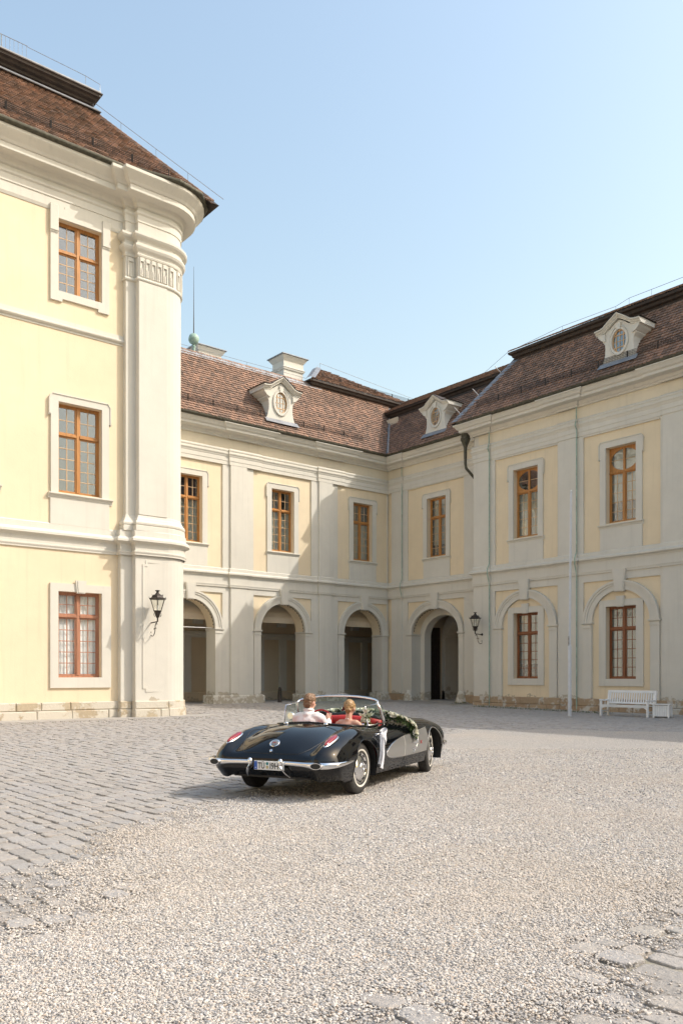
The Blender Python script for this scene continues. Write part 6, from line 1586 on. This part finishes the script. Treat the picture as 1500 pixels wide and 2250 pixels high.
gpath = [(.56, 1.46, .95), (.66, 1.42, .935), (.74, 1.44, .905), (.82, 1.55, .865), (.885, 1.68, .80), side(1.74, .72), side(1.74, .635)]
garland('flower_garland', 'thick green garland with cream roses draped over the right front wing', gpath, [(0, 0, 1), (.1, 0, 1), (.3, 0, 1), (.6, 0, .8), (.9, 0, .5), (1, 0, .2), (1, 0, 0)], .046, 700, 13, 3, .048)
fp = [(-.60, 1.52, .915), (-.40, 1.62, .955), (-.15, 1.68, .975), (.15, 1.68, .975), (.40, 1.62, .955), (.56, 1.54, .94)]
garland('flower_garland', 'low garland of green sprigs and cream roses along the foot of the windscreen', fp, [(0, 0, 1)] * 6, .045, 420, 16, 5, .044)
# bouquet held by the passenger
bq = thing('bouquet', 'white lily bouquet held at the passenger side of the car', 'bouquet', CM @ Vector((.50, .93, .88)), CAR.rotation_euler.z)
rg = random.Random(8); lv = MB()
for k in range(70): o = rand_dir(rg, Vector((0, 0, 1)), .6); leaf(lv, o * rg.uniform(.0, .07), o, Vector((0, 0, 1)), rg.uniform(.05, .09), .014)
lv.build('leaves', 'pale_leaf', bq)['kind'] = 'stuff'
for k in range(11):
    o = rand_dir(rg, Vector((0, -.1, 1)), .9); m = MB(); rose(m, o * .085, rg.uniform(.022, .034), rg, o); m.build('bloom', 'petal', bq)
for (bx_, by_, bz_) in ((0, -.02, .13), (-.05, -.02, .07), (.05, .0, .08)):      # open lilies
    m = MB(); c = Vector((bx_, by_, bz_))
    for i in range(6):
        a = 2 * pi * i / 6 + .3; o = Vector((cos(a), sin(a) * .7 - .3, .7 + .25 * (i % 2))).normalized(); leaf(m, c, o, Vector((0, -1, .3)), .085, .019)
    m.build('lily', 'petal', bq)
MB().tube([(0, 0, 0), (-.05, -.05, -.16)], [.022, .014], 8).build('stems', 'leaf', bq)
# ribbon bow tied to the door handle
t = NT('tulle'); t.col((.82, .82, .86)); t.rough(.8); t.b.inputs['Transmission Weight'].default_value = 0
tr_ = t.n('ShaderNodeBsdfTransparent'); mx_ = t.n('ShaderNodeMixShader'); mx_.inputs[0].default_value = .75; t.l(tr_.outputs[0], mx_.inputs[1]); t.l(t.b.outputs[0], mx_.inputs[2]); t.l(mx_.outputs[0], t.out.inputs['Surface']); M['tulle'] = t.m
t = NT('sheer_tulle'); t.col((.60, .63, .72)); t.rough(.8)
tr_ = t.n('ShaderNodeBsdfTransparent'); mx_ = t.n('ShaderNodeMixShader'); mx_.inputs[0].default_value = .35; t.l(tr_.outputs[0], mx_.inputs[1]); t.l(t.b.outputs[0], mx_.inputs[2]); t.l(mx_.outputs[0], t.out.inputs['Surface']); M['sheer_tulle'] = t.m
kx, ky, kz = side_x(.50, .745) + .045, .50, .745
bw = thing('ribbon_bow', 'white tulle bow with long tails tied to the door handle', 'bow', CM @ Vector((kx, ky, kz)), CAR.rotation_euler.z)
def loft(rows): 
    n = len(rows[0]); return MB().add([p for r_ in rows for p in r_], [(i * n + j, i * n + j + 1, (i + 1) * n + j + 1, (i + 1) * n + j) for i in range(len(rows) - 1) for j in range(n - 1)])
def loop(dy, dz, wid, puff, name, mat):
    rows = []
    for i in range(13):
        a = 2 * pi * i / 12; f = (1 - cos(a)) / 2; c = Vector((.012 + puff * sin(a), dy * f, dz * f)); w = .018 + wid * f
        rows.append([tuple(c + Vector((.008 * sin(9 * (j / 6 - .5) + i) * f, (-dz * .9) * (j / 6 - .5) * w / .1, (dy * .55 + (.9 if dy > 0 else -.9) * .05) * (j / 6 - .5) * w / .05 * .5)) + Vector((0, 0, (j / 6 - .5) * w))) for j in range(7)])
    loft(rows).build(name, mat, bw, True)
loop(.135, -.04, .09, .045, 'loop', 'tulle'); loop(-.115, -.02, .07, .04, 'loop', 'sheer_tulle')
def tail(pts, w, name, mat, seed):
    rg = random.Random(seed); rows = []; ph = rg.random() * 6
    P_ = cr_interp(np.array(pts, float), 6, 0)
    for i, p in enumerate(P_):
        f = i / (len(P_) - 1); ww = w * (.35 + .65 * min(1, f * 2.0)); rows.append([(p[0] + .014 * sin(10 * (j / 8) + ph + 2 * f) * min(1, f * 4), p[1] + (j / 8 - .5) * ww, p[2] - (.03 * (j / 8) * (f > .98))) for j in range(9)])
    loft(rows).build(name, mat, bw, True)
tail([(.012, .01, 0), (.03, .025, -.08), (.035, .03, -.20), (.04, .012, -.32), (.035, -.03, -.44)], .085, 'tail', 'tulle', 1)
tail([(.012, -.01, 0), (.025, -.03, -.10), (.03, -.055, -.22), (.03, -.10, -.38)], .085, 'tail', 'sheer_tulle', 2)
MB().lathe([(.001, -.022), (.018, -.018), (.024, 0), (.018, .018), (.001, .022)], 10, (.014, 0, 0)).build('knot', 'tulle', bw, True)
MB().tube([(-.02, -.05, .022), (.0, -.01, .026), (-.01, .05, .024)], .010, 6).build('cord', 'black_trim', bw, True)
# ================================================================ wall lanterns
def lantern(label, loc, rot):
    """hexagonal lantern on a scrolled wall arm; wall at y=0, lamp hangs out towards -y"""
    l = thing('wall_lantern', label, 'lantern', loc, rot, 'iron wall lanterns')
    yl = -.54
    MB().tube([(0, 0, 0), (0, yl, .02)], .022, 8).build('arm', 'iron', l)
    MB().lathe([(.07, -.02), (.07, 0), (.05, .012)], 12).xf(Matrix.Rotation(pi / 2, 4, 'X')).build('wall_plate', 'iron', l)
    MB().tube([(0, yl, .02), (0, yl, .16)], .028, 8).build('stem', 'iron', l)
    sc = MB()
    def spiral(cy, cz, r0, r1, a0, a1, n=18): return [(0, cy + (r0 + (r1 - r0) * k / n) * cos(a0 + (a1 - a0) * k / n), cz + (r0 + (r1 - r0) * k / n) * sin(a0 + (a1 - a0) * k / n)) for k in range(n + 1)]
    S = cr_interp(np.array([(0, yl + .06, -.01), (0, yl + .15, -.06), (0, yl + .20, -.20), (0, yl + .21, -.33), (0, yl + .30, -.46), (0, yl + .44, -.50), (0, yl + .56, -.43), (0, yl + .57, -.36)], float), 5, 0)
    sc.tube([tuple(p) for p in S], [.015] * len(S), 6); sc.tube(spiral(yl + .045, -.055, .05, .012, pi / 2, pi / 2 - 4.6), .011, 6); sc.tube(spiral(yl + .135, -.24, .05, .012, 0, 4.4), .009, 6); sc.tube(spiral(yl + .275, -.25, .045, .012, pi, pi - 4.4), .009, 6)
    sc.tube(spiral(yl + .545, -.36, .05, .010, .3, 5.2), .012, 6); ellip(sc, (0, yl + .62, -.35), (.02, .035, .028), 8)
    sc.build('scrolled_bracket', 'iron', l, True)
    # lamp body
    T = Matrix.Translation((0, yl, .16))
    base = MB(); base.lathe([(.05, 0), (.085, .06), (.10, .12), (.12, .20), (.165, .24), (.165, .262)], 6).xf(T); base.build('lamp_base', 'iron', l)
    for k in range(6):
        a = 2 * pi * k / 6; MB().tube([(.13 * cos(a), .13 * sin(a), .20), (.15 * cos(a), .15 * sin(a), .10), (.11 * cos(a), .11 * sin(a), .03)], .007, 5).xf(T).build('base_scroll', 'iron', l)
    r0, r1, z0, z1 = .15, .285, .262, .68
    for k in range(6):
        a, b = 2 * pi * k / 6, 2 * pi * (k + 1) / 6
        MB().tube([(r0 * cos(a), r0 * sin(a), z0), (r1 * cos(a), r1 * sin(a), z1)], .011, 5).xf(T).build('glazing_bar', 'iron', l)
        MB().add([(r0 * cos(a), r0 * sin(a), z0), (r0 * cos(b), r0 * sin(b), z0), (r1 * cos(b), r1 * sin(b), z1), (r1 * cos(a), r1 * sin(a), z1)], [(0, 1, 2, 3)]).xf(T).build('pane', 'lamp_glass', l)
    rf = MB().lathe([(.30, .67), (.335, .68), (.335, .70), (.25, .735), (.215, .80), (.17, .835), (.10, .86), (.075, .90), (.05, .92)], 6).xf(T).build('lamp_roof', 'iron', l)
    cap = MB().lathe([(.05, .92), (.045, .96), (.09, .985), (.095, 1.0), (.07, 1.01), (.001, 1.015)], 10).xf(T).build('chimney_cap', 'iron', rf)
    sp = MB()
    for k in range(6):
        a = 2 * pi * k / 6; sp.tube([(.33 * cos(a), .33 * sin(a), .69), (.345 * cos(a), .345 * sin(a), .76)], [.012, .003], 5); sp.tube([(.21 * cos(a), .21 * sin(a), .80), (.225 * cos(a), .225 * sin(a), .86)], [.009, .003], 5)
    sp.xf(T).build('roof_spikes', 'iron', rf)
    MB().lathe([(.001, .262), (.03, .262), (.03, .33), (.024, .34), (.03, .37), (.035, .42), (.02, .46), (.001, .47)], 10).xf(T).build('bulb', 'white_paint', l, True)
    return l
lantern('black iron lantern on a scrolled arm, on the sunlit corner pilaster', (14.24, YA - .565, 3.50), 0)
lantern('black iron lantern on a scrolled arm, on the shaded wall right of the archway', (XN - .085, 30.14, 3.74), -pi / 2)
# ================================================================ flagpole, bench, planter, bollard
fp_ = thing('flagpole', 'slim white flagpole in front of the shaded wing', 'flagpole', (29.34, 20.96, -.16))
MB().lathe([(.075, -.1), (.075, 2.9), (.068, 2.95), (.052, 2.97), (.052, 3.05)], 16).build('lower_tube', 'pole_paint', fp_, True, 40)
MB().tube([(0, 0, 3.0), (.05, -.04, 9.35)], [.050, .040], 14).build('upper_tube', 'pole_paint', fp_, True, 40)
m = MB()
for k in range(7): m.box((-.075, -.02, 2.95 + .055 * k), (-.055, .02, 2.98 + .055 * k))
m.build('crank_teeth', 'iron', fp_)
MB().tube([(-.07, 0, 3.5), (-.03, -.04, 9.2)], .006, 4).build('halyard', 'white_paint', fp_)
MB().lathe([(.05, 9.33), (.055, 9.36), (.03, 9.40), (.001, 9.41)], 10, (.05, -.04, 0)).build('cap', 'white_paint', fp_, True)
be = thing('garden_bench', 'white slatted garden bench with curved arms against the shaded wall', 'bench', (30.95, 19.48, -.165), -pi / 2)
bw_ = 1.12   # half length; local x along the bench, -y is the front
for sx0 in (-1, 1):
    x = sx0 * (bw_ - .04)
    MB().bbox((x - .04, -.02, 0), (x + .04, .06, .68), .008).build('leg', 'white_paint', be)
    MB().prism([(0, 0)] * 0 + [(.50, 0), (.58, 0), (.60, .48), (.70, 1.06), (.63, 1.08), (.53, .50)], x - .04, x + .04).xf(Matrix(((0, 1, 0, 0), (1, 0, 0, 0), (0, 0, 1, 0), (0, 0, 0, 1)))).build('leg', 'white_paint', be)
    MB().prism([(-.05, .68), (.0, .705), (.15, .70), (.35, .68), (.50, .71), (.60, .72), (.60, .66), (.45, .65), (.3, .625), (.1, .65), (-.02, .64)][::-1], x - .045, x + .045).xf(Matrix(((0, 1, 0, 0), (1, 0, 0, 0), (0, 0, 1, 0), (0, 0, 0, 1)))).build('arm_rest', 'white_paint', be)
    MB().bbox((x - .025, .06, .18), (x + .025, .52, .24), .005).build('side_rail', 'white_paint', be)
    MB().prism([(x - sx0 * .04, .30), (x - sx0 * .04, .42), (x - sx0 * .22, .42)] if sx0 < 0 else [(x - .04, .42), (x - .04, .30), (x - .22, .42)], 0, .04).build('corner_brace', 'white_paint', be)
for k in range(5): MB().bbox((-bw_ + .02, .0 + .115 * k, .45 - .006 * k), (bw_ - .02, .095 + .115 * k, .48 - .006 * k), .005).build('seat_slat', 'white_paint', be)
MB().bbox((-bw_ + .06, .005, .38), (bw_ - .06, .035, .445), .005).build('seat_rail', 'white_paint', be)
BT = Matrix.Translation((0, .575, .52)) @ Matrix.Rotation(radians(-10), 4, 'X')
MB().bbox((-bw_ + .06, -.02, 0), (bw_ - .06, .025, .07), .005).xf(BT).build('back_rail', 'white_paint', be)
MB().bbox((-bw_ + .06, -.025, .46), (bw_ - .06, .03, .565), .01).xf(BT).build('back_rail', 'white_paint', be)
for k in range(19):
    x = -bw_ + .12 + k * (2 * bw_ - .24) / 18; MB().bbox((x - .028, -.008, .07), (x + .028, .012, .46), .004).xf(BT).build('back_slat', 'white_paint', be)
pb = thing('planter_box', 'small white slatted planter box beside the bench', 'planter', (31.45, 18.02, -.165), radians(-72))
hw = .29
for (ax_, sg) in ((0, -1), (0, 1), (1, -1), (1, 1)):
    for k in range(7):
        a = -hw + .03 + k * (2 * hw - .06) / 6; q = MB()
        if ax_ == 0: q.bbox((a - .0405, sg * hw - .012, .06), (a + .0405, sg * hw + .012, .50), .004)
        else: q.box((sg * hw - .012, a - .0405, .06), (sg * hw + .012, a + .0405, .50))
        q.build('slat', 'white_paint', pb)
for sx0 in (-1, 1):
    for sy0 in (-1, 1): MB().box((sx0 * hw - .03, sy0 * hw - .03, 0), (sx0 * hw + .03, sy0 * hw + .03, .52)).build('post', 'white_paint', pb)
MB().plate([(-hw - .05, -hw - .05), (hw + .05, -hw - .05), (hw + .05, hw + .05), (-hw - .05, hw + .05)], [[(-hw + .03, -hw + .03), (hw - .03, -hw + .03), (hw - .03, hw - .03), (-hw + .03, hw - .03)]], 0, .035, True).xf(Matrix.Translation((0, 0, .555)) @ Matrix.Rotation(pi / 2, 4, 'X') @ Matrix.Diagonal((1, -1, 1, 1))).build('top_rim', 'white_paint', pb)
MB().box((-hw + .01, -hw + .01, .1), (hw - .01, hw - .01, .50)).build('liner', 'room', pb)
bo = thing('bollard', 'dark slim bollard standing in the middle arch', 'bollard', (27.45, 39.15, 0))
MB().lathe([(.13, 0), (.13, .03), (.115, .05), (.105, .70), (.115, .71), (.115, .75), (.09, .76), (.08, .84), (.05, .87), (.001, .88)], 14).build('post', 'iron', bo, True, 40)
MB().lathe([(.117, .60), (.117, .66)], 14, cap=False).build('band', 'copper_dark', bo)
tb_ = thing('tie_bar', 'thin white bar across the left arch at springing height', 'bar', (BC[0], YB + .3, ZS))
MB().tube([(-1.55, 0, .02), (1.55, 0, .02)], .02, 6).build('bar', 'white_paint', tb_)
# weeds along the foot of the shaded wall and between the setts
def weeds(label, spots, seed, hgt=.10):
    rg = random.Random(seed); m = MB()
    for (x, y, n_, sp) in spots:
        z = float(gz(np.array(x), np.array(y)))
        for k in range(n_):
            px_, py_ = x + rg.gauss(0, sp), y + rg.gauss(0, sp * .35); o = rand_dir(rg, Vector((0, 0, 1)), .7); o.z = abs(o.z) + .1; leaf(m, Vector((px_, py_, z)), o, Vector((0, 0, 1)) if abs(o.z) < .9 else Vector((1, 0, 0)), rg.uniform(.4, 1) * hgt, .016)
    o = m.build('weeds', 'weed'); tag(o, label, 'weeds', kind='stuff'); return o
weeds('low green weeds in the joint along the shaded wall', [(32.9, y, 26, .25) for y in np.arange(21.5, 29.5, .45)] + [(34.9, 32.2, 60, .3), (35.3, 32.6, 40, .3)], 3, .13)
weeds('moss tufts between the cobbles by the pavilion', [(x, 27.0 + .25 * sin(x * 2), 10, .3) for x in np.arange(4, 16, .35)], 5, .045)
